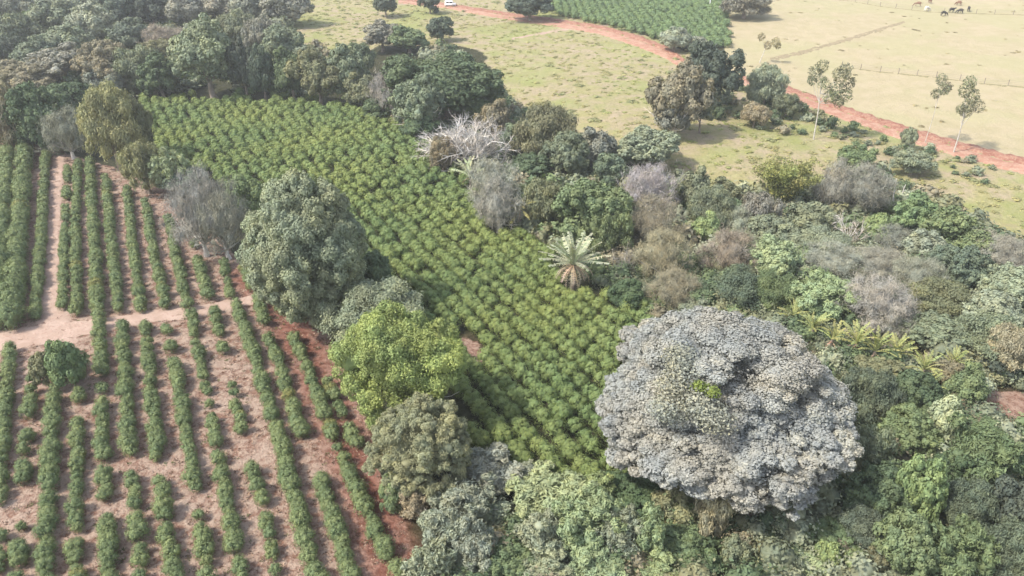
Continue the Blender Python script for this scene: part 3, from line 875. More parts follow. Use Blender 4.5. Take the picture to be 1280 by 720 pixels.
# ------------------------------------------------------------------ cattle, fences, pole, van
def cow_mesh(graze):
    """one body: trunk, neck, head and four jointed legs grown from a skeleton"""
    J = {'hip': (-.62, 0, 1.12, .33), 'mid': (0, 0, 1.08, .37), 'sho': (.55, 0, 1.12, .33), 'neck': (.95, 0, 1.2 - .3 * graze, .2),
         'poll': (1.25, 0, 1.38 - 1.0 * graze, .14), 'muz': (1.55, 0, 1.22 - 1.15 * graze, .085)}
    for sd, nm in ((-1, 'l'), (1, 'r')):
        J['fk' + nm] = (.58, sd * .2, .62, .1); J['fw' + nm] = (.6, sd * .2, .36, .065); J['ff' + nm] = (.6, sd * .2, .04, .07)
        J['st' + nm] = (-.5, sd * .22, .7, .13); J['hk' + nm] = (-.78, sd * .22, .45, .07); J['hf' + nm] = (-.7, sd * .22, .04, .07)
        J['ear' + nm] = (1.2, sd * .22, 1.42 - 1.0 * graze, .04)
    J['tail'] = (-.98, 0, 1.15, .04); J['tip'] = (-1.05, 0, .6, .035)
    E = [('hip', 'mid'), ('mid', 'sho'), ('sho', 'neck'), ('neck', 'poll'), ('poll', 'muz'), ('hip', 'tail'), ('tail', 'tip')]
    for nm in 'lr':
        E += [('sho', 'fk' + nm), ('fk' + nm, 'fw' + nm), ('fw' + nm, 'ff' + nm), ('hip', 'st' + nm), ('st' + nm, 'hk' + nm), ('hk' + nm, 'hf' + nm), ('poll', 'ear' + nm)]
    ks = list(J)
    me = bpy.data.meshes.new('cow'); me.from_pydata([J[k][:3] for k in ks], [(ks.index(a), ks.index(b)) for a, b in E], [])
    o = link('cow_skeleton', me)
    md = o.modifiers.new('skin', 'SKIN')
    for i, k in enumerate(ks):
        r = J[k][3]; me.skin_vertices[0].data[i].radius = (r, r)
    me.skin_vertices[0].data[ks.index('mid')].use_root = True
    o.modifiers.new('sub', 'SUBSURF').render_levels = 1; o.modifiers[-1].levels = 1
    dg = bpy.context.evaluated_depsgraph_get()
    m2 = bpy.data.meshes.new_from_object(o.evaluated_get(dg)); m2.name = 'cow'
    bpy.data.objects.remove(o)
    return m2
def hide_mat(name, c1, c2): return plain_material(name, c1, c2, 2.2, .8)
COW = [cow_mesh(0.0), cow_mesh(.95)]
HIDE = {'white': hide_mat('white_hide', (.62, .58, .52), (.75, .72, .66)), 'black': hide_mat('black_hide', (.02, .018, .016), (.05, .04, .035)), 'brown': hide_mat('brown_hide', (.14, .07, .04), (.2, .11, .07))}
CATTLE = [(1158, 13.8, 'white', 1, .3, 'white cow grazing furthest left of the dark ones'), (1162, 4.2, 'brown', 0, 1.5, 'small brown cow standing above the white cow'),
          (1147, 8, 'brown', 1, 2.6, 'brown cow grazing left of the white cow'), (1179, 20, 'black', 1, .1, 'dark cow nearest the camera, below the black pair'),
          (1189, 15.8, 'black', 0, .2, 'black cow, left of the black pair'), (1199.6, 17, 'black', 1, 3.0, 'black cow, right of the black pair'),
          (1210, 14.5, 'black', 0, 1.1, 'black cow furthest right in the pasture'), (1198, 7, 'brown', 1, 2.0, 'brown cow above the black pair')]
for px, py, cl, gr, rz, lb in CATTLE:
    x, y, z, d = ground(px, py)
    me = COW[gr].copy(); me.materials.clear(); me.materials.append(HIDE[cl])
    for p in me.polygons: p.use_smooth = True
    o = link('cow', me); o.location = (x, y, z); o.rotation_euler[2] = rz
    tag(o, lb, 'cow', 'cattle in the dry pasture')

M_POST = plain_material('weathered_wood', (.12, .10, .08), (.24, .2, .17), 7)
M_WIRE = plain_material('wire', (.12, .11, .1), (.16, .15, .14), 7)
def fence(label, pix, step):
    P = [np.array(ground(*p)[:2]) for p in pix]
    pts = []
    for a, b in zip(P, P[1:]):
        n = max(1, int(np.hypot(*(b - a)) / step))
        pts += [a + (b - a) * i / n for i in range(n)]
    pts.append(P[-1])
    pts = pts[:100]
    o3 = [np.array([p[0], p[1], gz(*p)]) for p in pts]
    t = thing('wire_fence', tuple(o3[0]), label, 'fence')
    g = Geo(); tube(g, [(0, 0, -.2), (0, 0, 1.35)], [.075, .06], 6); pm = g.mesh('post', M_POST)
    for p in o3:
        o = link('post', pm, t); o.location = tuple(p - o3[0])
    for h in (.45, .8, 1.15):
        g = Geo(); tube(g, [p - o3[0] + [0, 0, h] for p in o3], [.012] * len(o3), 4); g.build('wire', M_WIRE, t)
FENCES = [[(1040, -2), (1100, 8), (1160, 15), (1220, 17), (1290, 19)], [(1052, 84), (1100, 90), (1170, 97), (1230, 105), (1290, 110)]]
fence('wire fence with dark posts crossing the dry pasture behind the cattle', [(1040, -2), (1100, 8), (1160, 15), (1220, 17), (1290, 19)], 4.0)
fence('wire fence with dark posts crossing the dry pasture behind the eucalypts', [(1052, 84), (1100, 90), (1170, 97), (1230, 105), (1290, 110)], 3.6)

x, y, z, d = ground(887, 9)
g = Geo(); tube(g, [(0, 0, 0), (0, 0, 6.5)], [.16, .11], 8)
t = thing('utility_pole', (x, y, z), 'white utility pole rising out of the far plantation at the top edge', 'pole')
g.build('pole', plain_material('white_concrete', (.7, .7, .7), (.78, .78, .76)), t)
g = Geo(); tube(g, [(-.8, 0, 6.1), (.8, 0, 6.1)], [.05, .05], 6); g.build('crossarm', M_POST, t)

def box_geo(g, x0, x1, y0, y1, z0, z1, top=0.0, var=.5):
    v = [(x0, y0, z0), (x1, y0, z0), (x1, y1, z0), (x0, y1, z0), (x0 + top, y0 + top * .5, z1), (x1 - top, y0 + top * .5, z1), (x1 - top, y1 - top * .5, z1), (x0 + top, y1 - top * .5, z1)]
    g.add(v, q=[(0, 3, 2, 1), (4, 5, 6, 7), (0, 1, 5, 4), (1, 2, 6, 5), (2, 3, 7, 6), (3, 0, 4, 7)])
M_WHITE = plain_material('white_paint', (.78, .78, .77), (.82, .82, .8), 3, .35)
M_GLASS = plain_material('dark_glass', (.02, .025, .03), (.03, .035, .04), 3, .1)
M_TYRE = plain_material('tyre', (.02, .02, .02), (.035, .035, .035))
x, y, z, d = ground(563, 8)
t = thing('van', (x, y, z + .02), 'tiny white van parked on the red road at the top edge', 'van'); t.rotation_euler[2] = .1
g = Geo(); box_geo(g, -1.9, 1.9, -.8, .8, .32, 1.0, .04); box_geo(g, -1.85, 1.0, -.78, .78, 1.003, 1.75, .14); g.build('body', M_WHITE, t)
for a, b in ((-1.4, -.5), (-.3, .6)):
    g = Geo(); box_geo(g, a, b, -.795, -.75, 1.1, 1.5, .05); g.build('window', M_GLASS, t)
for wx in (-1.2, 1.2):
    for wy in (-.72, .72):
        g = Geo(); tube(g, [(0, -.1, 0), (0, .1, 0)], [.31, .31], 12); box_geo(g, -.12, .12, -.11, .11, -.12, .12); o = g.build('wheel', M_TYRE, t); o.location = (wx, wy, .31)
# ------------------------------------------------------------------ regions of the ground
R_ROWS = world_poly([(-60, 150), (60, 185), (160, 215), (235, 240), (300, 330), (400, 390), (432, 470), (480, 580), (540, 760), (-300, 760)])
R_RED = world_poly([(300, 330), (350, 360), (395, 395), (440, 500), (490, 600), (545, 760), (470, 760), (420, 600), (378, 500), (330, 400), (280, 345)])
R_FIELD = world_poly([(176, 124), (300, 119), (440, 131), (500, 160), (560, 190), (612, 255), (680, 315), (716, 362), (800, 388), (850, 430), (850, 560), (770, 640), (690, 630), (600, 580), (560, 470), (520, 400), (455, 345), (330, 255), (235, 225), (185, 180)])
R_GRASS = world_poly([(340, 0), (420, -25), (700, 10), (850, 60), (930, 80), (1300, 185), (1300, 310), (1190, 275), (1090, 215), (960, 235), (850, 235), (780, 200), (690, 165), (640, 140), (600, 60), (470, 55), (440, 85), (350, 60)])
R_DRY = world_poly([(906, 40), (904, -30), (1500, -30), (1500, 235), (1300, 206), (1130, 160), (1000, 113), (905, 92)])
R_GAP = world_poly([(562, 418), (602, 428), (606, 452), (586, 456), (566, 440)])
R_EARTH = world_poly([(1195, 500), (1230, 492), (1300, 490), (1300, 550), (1262, 552), (1215, 530)])
R_FARC = world_poly([(690, 18), (688, -12), (905, -12), (912, 62), (850, 60), (760, 34)])
R_WOODR = world_poly([(440, 120), (560, 60), (640, 130), (700, 170), (850, 230), (940, 250), (1100, 215), (1420, 350), (1420, 480), (1180, 500), (1420, 580), (1420, 880), (540, 880), (520, 640), (700, 640), (860, 600), (860, 420), (720, 345), (600, 240)])
R_WOODL = world_poly([(-80, 20), (0, -30), (400, -30), (350, 50), (470, 90), (470, 130), (300, 117), (180, 122), (100, 190), (-80, 170)])

def axis(lo, hi, step, far):
    a = list(np.arange(lo, hi + step * .5, step)); s = step; x = hi
    while x < far:
        s *= 1.28; x += s; a.append(x)
    s = step; x = lo
    while x > -far:
        s *= 1.28; x -= s; a.insert(0, x)
    return np.array(a)
xs = axis(-110, 170, .7, 3200); ys = axis(22, 330, .7, 3200)
XX, YY = np.meshgrid(xs, ys)
ZZ = terrain(XX, YY)
nx, ny = len(xs), len(ys)
i = np.arange(ny - 1)[:, None] * nx + np.arange(nx - 1)[None, :]
Q = np.stack([i, i + 1, i + nx + 1, i + nx], -1).reshape(-1, 4)
fx, fy = XX.ravel(), YY.ravel()
wob = 1.1
rgx = fx + wob * np.sin(fy * 1.7) * np.cos(fx * .9 + 1) + .8 * np.sin(fy * .53 + fx * .4)
rgy = fy + wob * np.cos(fx * 1.3 + fy * .6) + .8 * np.sin(fx * .47)
mask = np.zeros((len(fx), 4), np.float32)
mask[:, 0] = inside(fx, fy, R_ROWS) | inside(fx, fy, R_GAP) | inside(fx, fy, R_EARTH)
mask[:, 1] = inside(fx, fy, R_RED) * 1.0
mask[:, 1] += (inside(fx, fy, R_GAP) | inside(fx, fy, R_EARTH)) * .4
mask[:, 2] = inside(rgx, rgy, R_GRASS)
mask[:, 3] = inside(fx, fy, R_DRY)
far = (fy > 300) | (fx > 165)
mask[far, 3] = 1.0
def blur(a, n):
    a = a.reshape(ny, nx)
    for _ in range(n):
        a = (a + np.roll(a, 1, 0) + np.roll(a, -1, 0) + np.roll(a, 1, 1) + np.roll(a, -1, 1)) / 5
    return a.ravel()
for c, n in ((0, 1), (1, 2), (2, 4), (3, 3)):
    mask[:, c] = blur(mask[:, c], n)
# small clods and tussocks give the near ground a real surface
near = (np.abs(fx) < 120) & (fy < 330)
rg = np.random.default_rng(3)
zz = ZZ.ravel() + near * rg.normal(size=len(fx)) * .045
G = Geo(); G.add(np.stack([fx, fy, zz], 1), Q)

m, nt, out = newmat('ground'); k = NT(nt)
at = k.n('ShaderNodeAttribute', attribute_name='mask')
sep = k.n('ShaderNodeSeparateColor'); k.l(at.outputs['Color'], sep.inputs[0])
geo = k.n('ShaderNodeNewGeometry'); pos = geo.outputs['Position']
n_fine = k.noise(1.6, 5, .65, pos); n_mid = k.noise(.28, 4, .6, pos); n_big = k.noise(.055, 3, .55, pos); n_tiny = k.noise(5.5, 3, .6, pos)
def edge(sock, s=.55):
    return k.ramp(k.math('ADD', sock, k.math('MULTIPLY', k.math('SUBTRACT', n_fine, .5), s)), .38, .62)
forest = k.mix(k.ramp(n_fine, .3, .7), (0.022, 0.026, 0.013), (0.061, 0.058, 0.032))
soil = k.mix(k.ramp(n_fine, .36, .6), (0.175, 0.098, 0.070), (0.316, 0.234, 0.182))
soil = k.mix(k.math('MULTIPLY', k.ramp(n_mid, .5, .66), .6), soil, (0.340, 0.262, 0.209))
soil = k.mix(k.math('MULTIPLY', k.ramp(n_tiny, .53, .72), .6), soil, (0.407, 0.318, 0.249))
soil = k.mix(k.math('MULTIPLY', k.ramp(n_tiny, .46, .28), .5), soil, (0.104, 0.056, 0.041))
red = k.mix(k.ramp(n_fine, .35, .65), (0.122, 0.047, 0.032), (0.238, 0.115, 0.086))
grass = k.mix(k.ramp(n_mid, .35, .65), (0.273, 0.247, 0.116), (0.327, 0.262, 0.181))
grass = k.mix(k.ramp(n_fine, .45, .75), grass, (0.180, 0.179, 0.088))
grass = k.mix(k.math('MULTIPLY', k.ramp(n_big, .5, .62), .6), grass, (0.200, 0.227, 0.071))
grass = k.mix(k.math('MULTIPLY', k.ramp(k.noise(.12, 5, .7, pos), .55, .7), .5), grass, (0.245, 0.179, 0.153))
dry = k.mix(k.ramp(n_mid, .35, .65), (0.325, 0.279, 0.170), (0.362, 0.303, 0.198))
dry = k.mix(k.math('MULTIPLY', k.ramp(n_big, .45, .6), .45), dry, (0.308, 0.294, 0.155))
dry = k.mix(k.math('MULTIPLY', k.ramp(n_fine, .55, .8), .4), dry, (0.232, 0.196, 0.113))
grass = k.mix(k.math('MULTIPLY', k.ramp(k.noise(.075, 6, .72, pos), .5, .62), .55), grass, (0.239, 0.257, 0.098))
grass = k.mix(k.math('MULTIPLY', k.ramp(k.noise(.16, 6, .75, pos), .56, .66), .6), grass, (0.248, 0.209, 0.132))
grass = k.mix(k.math('MULTIPLY', k.ramp(k.noise(.5, 6, .75, pos), .55, .7), .5), grass, (0.405, 0.383, 0.206))
dry = k.mix(k.math('MULTIPLY', k.ramp(k.noise(.09, 6, .75, pos), .52, .66), .45), dry, (.36, .315, .185))
a_r, a_g, a_b, a_a = sep.outputs[0], sep.outputs[1], sep.outputs[2], at.outputs['Alpha']
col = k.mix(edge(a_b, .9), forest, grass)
col = k.mix(edge(a_a, .4), col, dry)
col = k.mix(edge(a_r, .5), col, soil)
col = k.mix(k.math('MULTIPLY', a_g, k.ramp(n_mid, .2, .55)), col, red)
p = k.n('ShaderNodeBsdfPrincipled'); p.inputs['Roughness'].default_value = .95; p.inputs['Specular IOR Level'].default_value = .1
b = k.n('ShaderNodeBump'); b.inputs['Strength'].default_value = .7; b.inputs['Distance'].default_value = .35
k.l(k.math('ADD', n_fine, k.math('MULTIPLY', n_tiny, .5)), b.inputs['Height']); k.l(b.outputs[0], p.inputs['Normal'])
k.l(col, p.inputs['Base Color']); k.l(p.outputs[0], out.inputs['Surface'])
gr = G.build('ground', m, None, True); gr['kind'] = 'structure'
ca = gr.data.attributes.new('mask', 'FLOAT_COLOR', 'POINT'); ca.data.foreach_set('color', mask.ravel())

# ------------------------------------------------------------------ dirt road, its banks and the field path: strips laid on the ground
def strip(name, A, B, mat, n_across=10, lift=.08, hump=0.0, step=1.2, ragged=.35, seed=1):
    """a sheet between two edge lines (world xy), following the ground; ragged edges, optional raised middle"""
    def resample(P, n):
        P = np.array(P, float); s = np.concatenate([[0], np.cumsum(np.hypot(*np.diff(P, axis=0).T))])
        t = np.linspace(0, s[-1], n); return np.stack([np.interp(t, s, P[:, 0]), np.interp(t, s, P[:, 1])], 1)
    ln = np.sum(np.hypot(*np.diff(np.array(A), axis=0).T)); n = max(int(ln / step), 4)
    a, b = resample(A, n), resample(B, n)
    rng = np.random.default_rng(seed)
    d = unit(b - a)
    a = a - d * (rng.random((n, 1)) * ragged); b = b + d * (rng.random((n, 1)) * ragged)
    t = np.linspace(0, 1, n_across)
    P = a[:, None, :] * (1 - t)[None, :, None] + b[:, None, :] * t[None, :, None]
    z = terrain(P[..., 0], P[..., 1]) + lift + hump * np.sin(t * math.pi)[None, :] * (1 + .5 * rng.normal(size=(n, n_across))) + rng.normal(size=(n, n_across)) * .03
    z[:, 0] -= lift + .06; z[:, -1] -= lift + .06
    V = np.concatenate([P, z[..., None]], -1).reshape(-1, 3)
    i = np.arange(n - 1)[:, None] * n_across + np.arange(n_across - 1)[None, :]
    g = Geo(); g.add(V, np.stack([i, i + 1, i + n_across + 1, i + n_across], -1).reshape(-1, 4))
    o = g.build(name, mat, None, True); o['kind'] = 'structure'
    return o
def earth_mat(name, c1, c2, c3, scale=.9):
    m, nt, out = newmat(name); k = NT(nt)
    geo = k.n('ShaderNodeNewGeometry'); pos = geo.outputs['Position']
    f = k.noise(scale, 5, .65, pos); t = k.noise(scale * 4, 3, .6, pos)
    c = k.mix(k.ramp(f, .35, .65), c1, c2); c = k.mix(k.math('MULTIPLY', k.ramp(t, .52, .7), .7), c, c3)
    p = k.n('ShaderNodeBsdfPrincipled'); p.inputs['Roughness'].default_value = .95; p.inputs['Specular IOR Level'].default_value = .1
    b = k.n('ShaderNodeBump'); b.inputs['Strength'].default_value = .5; b.inputs['Distance'].default_value = .2
    k.l(t, b.inputs['Height']); k.l(b.outputs[0], p.inputs['Normal'])
    k.l(c, p.inputs['Base Color']); k.l(p.outputs[0], out.inputs['Surface']); return m
M_ROAD = earth_mat('red_dirt', (0.298, 0.151, 0.105), (0.372, 0.229, 0.166), (0.413, 0.302, 0.218), .6)
M_BANK = earth_mat('red_bank', (0.215, 0.092, 0.065), (0.314, 0.175, 0.122), (0.380, 0.293, 0.209), .8)
M_PATH = earth_mat('pale_dirt', (0.328, 0.234, 0.183), (0.390, 0.289, 0.234), (0.281, 0.172, 0.133), .7)
ROAD_UP = [(498, -3), (560, 4), (620, 13), (690, 22), (745, 30), (800, 44), (832, 56), (860, 76), (905, 88), (935, 96), (985, 107), (1060, 134), (1130, 156), (1200, 176), (1300, 202)]
ROAD_LO = [(498, 4), (560, 11), (620, 22), (690, 33), (745, 42), (800, 60), (832, 73), (856, 88), (903, 100), (932, 107), (980, 122), (1056, 151), (1126, 174), (1196, 196), (1300, 223)]
def lerp(P, Q, t): return [(a[0] + (b[0] - a[0]) * t, a[1] + (b[1] - a[1]) * t) for a, b in zip(P, Q)]
strip('dirt_road', world_poly(ROAD_LO), world_poly(lerp(ROAD_LO, ROAD_UP, .55)), M_ROAD, 9, .1, .05)
strip('road_bank', world_poly(lerp(ROAD_LO, ROAD_UP, .58)), world_poly(lerp(ROAD_LO, ROAD_UP, .9)), M_BANK, 8, .1, .18, .9, 1.3, 4)
PATH_L = [(66, 185), (60, 260), (54, 340), (42, 400), (20, 414), (-40, 418)]
PATH_R = [(82, 190), (78, 260), (79, 340), (88, 392), (98, 420), (60, 440)]
strip('field_path', world_poly(PATH_L[:4] + [(30, 432)]), world_poly(PATH_R[:4] + [(104, 430)]), M_PATH, 8, .06, 0, .6, .4)
strip('cross_path', world_poly([(-40, 416), (30, 408), (110, 400), (190, 388), (260, 380), (330, 366)]), world_poly([(-40, 442), (30, 436), (110, 418), (190, 404), (260, 393), (330, 378)]), M_PATH, 8, .09, 0, .6, .4, 8)
strip('pasture_track', world_poly([(962, 72), (1010, 61), (1060, 47), (1130, 26)]), world_poly([(964, 77), (1010, 66), (1062, 51), (1132, 29)]),
      earth_mat('worn_turf', (.20, .165, .10), (.27, .22, .14), (.36, .30, .2)), 5, .06, 0, 1.2, .5, 9)
M_VERGE = earth_mat('rank_grass', (.16, .145, .075), (.24, .21, .11), (.34, .29, .17))
for F in FENCES:
    W = [np.array(g2(*p)) for p in F]
    strip('fence_verge', [w + [0, -.45] for w in W], [w + [0, .45] for w in W], M_VERGE, 4, .05, 0, 1.0, .5, 12)
strip('meadow_track', world_poly([(640, 47), (700, 36), (760, 30)]), world_poly([(640, 50), (700, 39), (760, 33)]), M_PATH, 4, .06, 0, 1.5, .4, 10)

# ------------------------------------------------------------------ coffee
def bush_arrays(seed, leaves, leaf, lobes=9, core=1, round_=False):
    rng = np.random.default_rng(seed); g = Geo()
    d = fib(lobes, -.35, rng, 1.0); r = rng.uniform(.38, .52, lobes)
    C = d * (1 - r * .95)[:, None] * rng.uniform(.92, 1.08, (lobes, 1))
    v, f = ICO1 if core == 1 else ICO2
    for i in range(lobes):
        g.add(v * r[i] * .8 + C[i], t=f, tv=np.full(len(f), .35))
    g.add(v * .55, t=f, tv=np.full(len(f), .3))
    idx = rng.integers(0, lobes, leaves)
    dd = unit(rng.normal(size=(leaves, 3)) + d[idx] * .8)
    P = C[idx] + dd * (r[idx] * (1 + rng.normal(size=leaves) * .14))[:, None]
    dome = rng.random(leaves) < .62
    P[dome] = dd[dome] * rng.uniform(.82, 1.06, (int(dome.sum()), 1)) * (1 + .16 * (rng.random((int(dome.sum()), 1)) < .12)); P[dome, 2] = P[dome, 2] * .95
    if round_:
        P = dd * rng.uniform(.8, 1.02, (leaves, 1)) * (1 + .1 * np.sin(dd[:, :1] * 5 + seed) * np.cos(dd[:, 1:2] * 6 + seed * 2))
    V, Q = leaf_quads(P, unit(dd + rng.normal(size=(leaves, 3)) * (.22 if round_ else .3) + [0, 0, .05]), leaf, 1.05, .62, rng)
    lv = rng.random(lobes)
    g.add(V, Q, qv=np.clip(lv[idx] * .55 + rng.random(leaves) * .45, 0, 1))
    return g
NEAR_BALL = [bush_arrays(280 + i, 1400, .05, 9, 1, True).mesh('foliage', M_LEAF) for i in range(5)]
FAR_BALL = [bush_arrays(290 + i, 260, .1, 6, 1, True).arrays() for i in range(5)]
MID_BALL = [bush_arrays(310 + i, 640, .068, 7, 1, True).arrays() for i in range(5)]
NEAR_BUSH = [bush_arrays(200 + i, 900, .066).mesh('foliage', M_LEAF) for i in range(6)]
FAR_BUSH = [bush_arrays(220 + i, 190, .13, 7).arrays() for i in range(6)]
MID_BUSH = [bush_arrays(240 + i, 420, .092, 8).arrays() for i in range(6)]

BUSH = []   # x, y, radius, half height, colour, place, key
rb = random.Random(5)
def near_tree(x, y, k=.72):
    return any((x - a) ** 2 + (y - b) ** 2 < (r * k) ** 2 for a, b, r, _ in TREES)

# rows: (name, radius, points in the photo, gaps as fractions, chance of a missing bush, upper or lower block)
UP, LO = 'upper', 'lower'
ROWS = [
    ('tall hedge row second left of the field path', 1.25, [(-12, 170), (-30, 330), (-50, 470)], [], .0, UP),
    ('tall hedge row first left of the field path', 1.25, [(14, 178), (6, 300), (-2, 412)], [], .0, UP),
    ('tall hedge row just left of the field path', 1.35, [(36, 178), (30, 260), (18, 412)], [], .0, UP),
    ('narrow hedge row along the field path\'s left side', .8, [(60, 190), (54, 290), (45, 400)], [], .0, UP),
    ('first short row right of the field path', .7, [(86, 214), (82, 300), (80, 388)], [(.14, .2), (.3, .36)], .08, UP),
    ('second row right of the field path', .72, [(99, 205), (96, 300), (98, 398)], [], .02, UP),
    ('third row right of the field path', .85, [(114, 208), (119, 300), (125, 402)], [], .0, UP),
    ('fourth row right of the field path', .78, [(134, 228), (140, 300), (150, 392)], [], .02, UP),
    ('fifth row right of the field path', .75, [(160, 240), (167, 310), (178, 392)], [], .02, UP),
    ('sixth row right of the field path', .75, [(184, 258), (193, 320), (208, 386)], [], .03, UP),
    ('seventh row right of the field path', .75, [(212, 278), (222, 330), (236, 388)], [], .03, UP),
    ('eighth row right of the field path', .75, [(243, 305), (251, 340), (262, 380)], [(.1, .3)], .1, UP),
    ('ninth row right of the field path', .72, [(278, 318), (284, 345), (289, 374)], [], .1, UP),
    ('tenth row right of the field path', .75, [(305, 340), (316, 364)], [], .1, UP),
    ('eleventh row from the red strip', .75, [(14, 432), (11, 500), (2, 590)], [], .05, LO),
    ('thirteenth row from the red strip', .75, [(-12, 470), (-14, 560), (-22, 700)], [], .1, LO),
    ('twelfth row from the red strip', .75, [(4, 596), (2, 660), (-4, 740)], [(.3, .5)], .1, LO),
    ('tenth row from the red strip', .72, [(42, 478), (38, 535), (32, 600), (24, 740)], [(.24, .34), (.44, .49), (.6, .76)], .22, LO),
    ('ninth row from the red strip', .82, [(72, 490), (66, 560), (62, 640), (58, 750)], [], .02, LO),
    ('eighth row from the red strip', .68, [(100, 458), (99, 560), (97, 650), (99, 750)], [(.22, .32)], .05, LO),
    ('seventh row from the red strip', .74, [(126, 410), (128, 480), (131, 580), (136, 680), (140, 750)], [(.27, .31), (.36, .4), (.74, .79)], .06, LO),
    ('sixth row from the red strip', .78, [(154, 411), (160, 500), (166, 590), (172, 650), (180, 750)], [(.6, .68)], .02, LO),
    ('fifth row from the red strip', .75, [(183, 412), (190, 480), (199, 580), (212, 680), (226, 750)], [(.05, .1), (.62, .68)], .05, LO),
    ('fourth row from the red strip', .74, [(210, 415), (222, 470), (238, 570), (252, 660), (266, 750)], [(.04, .1), (.14, .19), (.72, .79)], .04, LO),
    ('third row from the red strip', .72, [(240, 398), (252, 460), (272, 560), (286, 640), (308, 750)], [(.45, .49)], .1, LO),
    ('thin broken row next to the second row', .68, [(269, 392), (280, 440), (292, 490), (310, 570), (328, 630), (352, 750)], [(.24, .36), (.42, .46), (.56, .68)], .12, LO),
    ('second row from the red strip', .8, [(296, 386), (322, 460), (352, 560), (376, 660), (402, 750)], [], .02, LO),
    ('row just inside the first one', .75, [(323, 376), (334, 422), (346, 450), (372, 530), (402, 610), (432, 700), (446, 750)], [(.15, .22), (.6, .72)], .06, LO),
    ('first row from the red strip', .75, [(352, 392), (385, 465), (418, 555), (448, 620), (472, 672), (496, 720)], [], .08, LO),
    ('short row on the red strip\'s far bank', .7, [(372, 388), (398, 455), (420, 505), (446, 560)], [(.3, .6)], .2, LO),
]
for name, rad, pix, gaps, miss, blk in ROWS:
    P = np.array(world_poly(pix)); s = np.concatenate([[0], np.cumsum(np.hypot(*np.diff(P, axis=0).T))])
    pitch = rad * 1.0; miss = miss + (.08 if blk == LO else 0); n = int(s[-1] / pitch)
    keep = []
    for j in range(n + 1):
        t = j / max(n, 1)
        keep.append(not any(a <= t <= b for a, b in gaps) and rb.random() >= miss)
    for j in range(n + 1):
        if not keep[j]: continue
        u = s[-1] * j / max(n, 1) + rb.uniform(-.1, .1)
        x, y = np.interp(u, s, P[:, 0]) + rb.uniform(-.13, .13), np.interp(u, s, P[:, 1]) + rb.uniform(-.08, .08)
        if near_tree(x, y, .6): continue
        lone = j > 0 and j < n and not keep[j - 1] and not keep[j + 1]
        r = rad * .86 * rb.uniform(.74, 1.22) * (.85 if rb.random() < .1 else 1)
        hh = r * rb.uniform(.95, 1.15) if rad < 1 else r * 1.15
        g = rb.random()
        col = (.135 + .055 * g, .18 + .05 * g, .084 + .018 * g)
        if rb.random() < .02: col = (.21, .215, .08)
        third = 'upper' if j < n / 3 else 'middle' if j < 2 * n / 3 else 'lower'
        lb = f'lone coffee bush, {third} part of the {name}' if lone else f'leafy coffee bush, {third} part of the {name}'
        BUSH.append((x, y, r, hh, col, lb, 0))

# the dense field: slanting rows of plump bushes
a0, a1 = np.array(g2(600, 470)), np.array(g2(705, 590))
dr = unit(a1 - a0); nr = np.array([-dr[1], dr[0]])
FP = np.array(R_FIELD); cen = FP.mean(0)
SHADED = ('great green', 'bright yellow')
for i in np.arange(-64, 64):
    for j in np.arange(-84, 84):
        jf = min(2.2, max(.8, ((cen + nr * i * 1.95 + dr * j * 1.5)[1] - 60) / 22))
        p = cen + nr * (i * 1.95 + rb.uniform(-.24, .24) * jf) + dr * (j * 1.5 + (i % 3) * .55 + rb.uniform(-.34, .34) * jf)
        if not inside(p[0], p[1], R_FIELD): continue
        if rb.random() < .02 or near_tree(p[0], p[1], .6) or (inside(p[0], p[1], R_GAP) and rb.random() < .7): continue
        r = rb.uniform(.84, 1.1); g = rb.random()
        q = .5 + .5 * math.sin(p[0] * .21 + 1.1 * math.sin(p[1] * .13)) * math.cos(p[1] * .17 + .6)
        col = (.132 + .045 * g + .06 * q, .192 + .045 * g + .042 * q, .072 + .02 * g)
        BUSH.append((p[0], p[1], r, r * rb.uniform(.86, 1.1), col, None, 1))
# the far plantation beyond the red road
P = np.array(R_FARC)
for x in np.arange(P[:, 0].min(), P[:, 0].max(), 2.3):
    for y in np.arange(P[:, 1].min(), P[:, 1].max(), 1.9):
        p = (x + rb.uniform(-.4, .4), y + rb.uniform(-.4, .4))
        if inside(*p, R_FARC) and rb.random() > .06:
            g = rb.random(); BUSH.append((*p, rb.uniform(1.1, 1.45), rb.uniform(.9, 1.3), (.14 + .03 * g, .20 + .04 * g, .10), None, 2))

LAND = [(t[0], t[1], t[3]) for t in TREES]
def mark(key): return next((a, b) for a, b, l in LAND if key in l)
MARKS = [('the olive dome tree', mark('olive fine-textured')), ('the giant grey-blossomed tree', mark('giant grey')), ('the bright yellow-green tree', mark('bright yellow-green tree at the head')),
         ('the great frond palm', mark('great frond palm')), ('the field\'s lower tip', g2(730, 605)), ('the shaded gap of bare soil', g2(590, 440))]
def depth(b): return b[1] * CP - (gz(b[0], b[1]) - CAM_H) * SP
def in_frame(b):
    d = depth(b); u = 640 + b[0] / d * FOC
    v = 360 - ((b[1] * SP + (gz(b[0], b[1]) + b[3] - CAM_H) * CP) / d) * FOC
    return -14 < u < 1294 and -14 < v < 726
BUSH = [b for b in BUSH if in_frame(b)]
def shown(b):
    return b[2] / depth(b) * (1 if b[6] == 0 else .62)
BUSH.sort(key=shown, reverse=True)
N_IND = 300
sg = Geo(); tube(sg, [(0, 0, 0), (.03, .02, .5), (0, 0, 1.0)], [.07, .05, .03], 6); STEM = sg.mesh('stem', M_BARK, True)
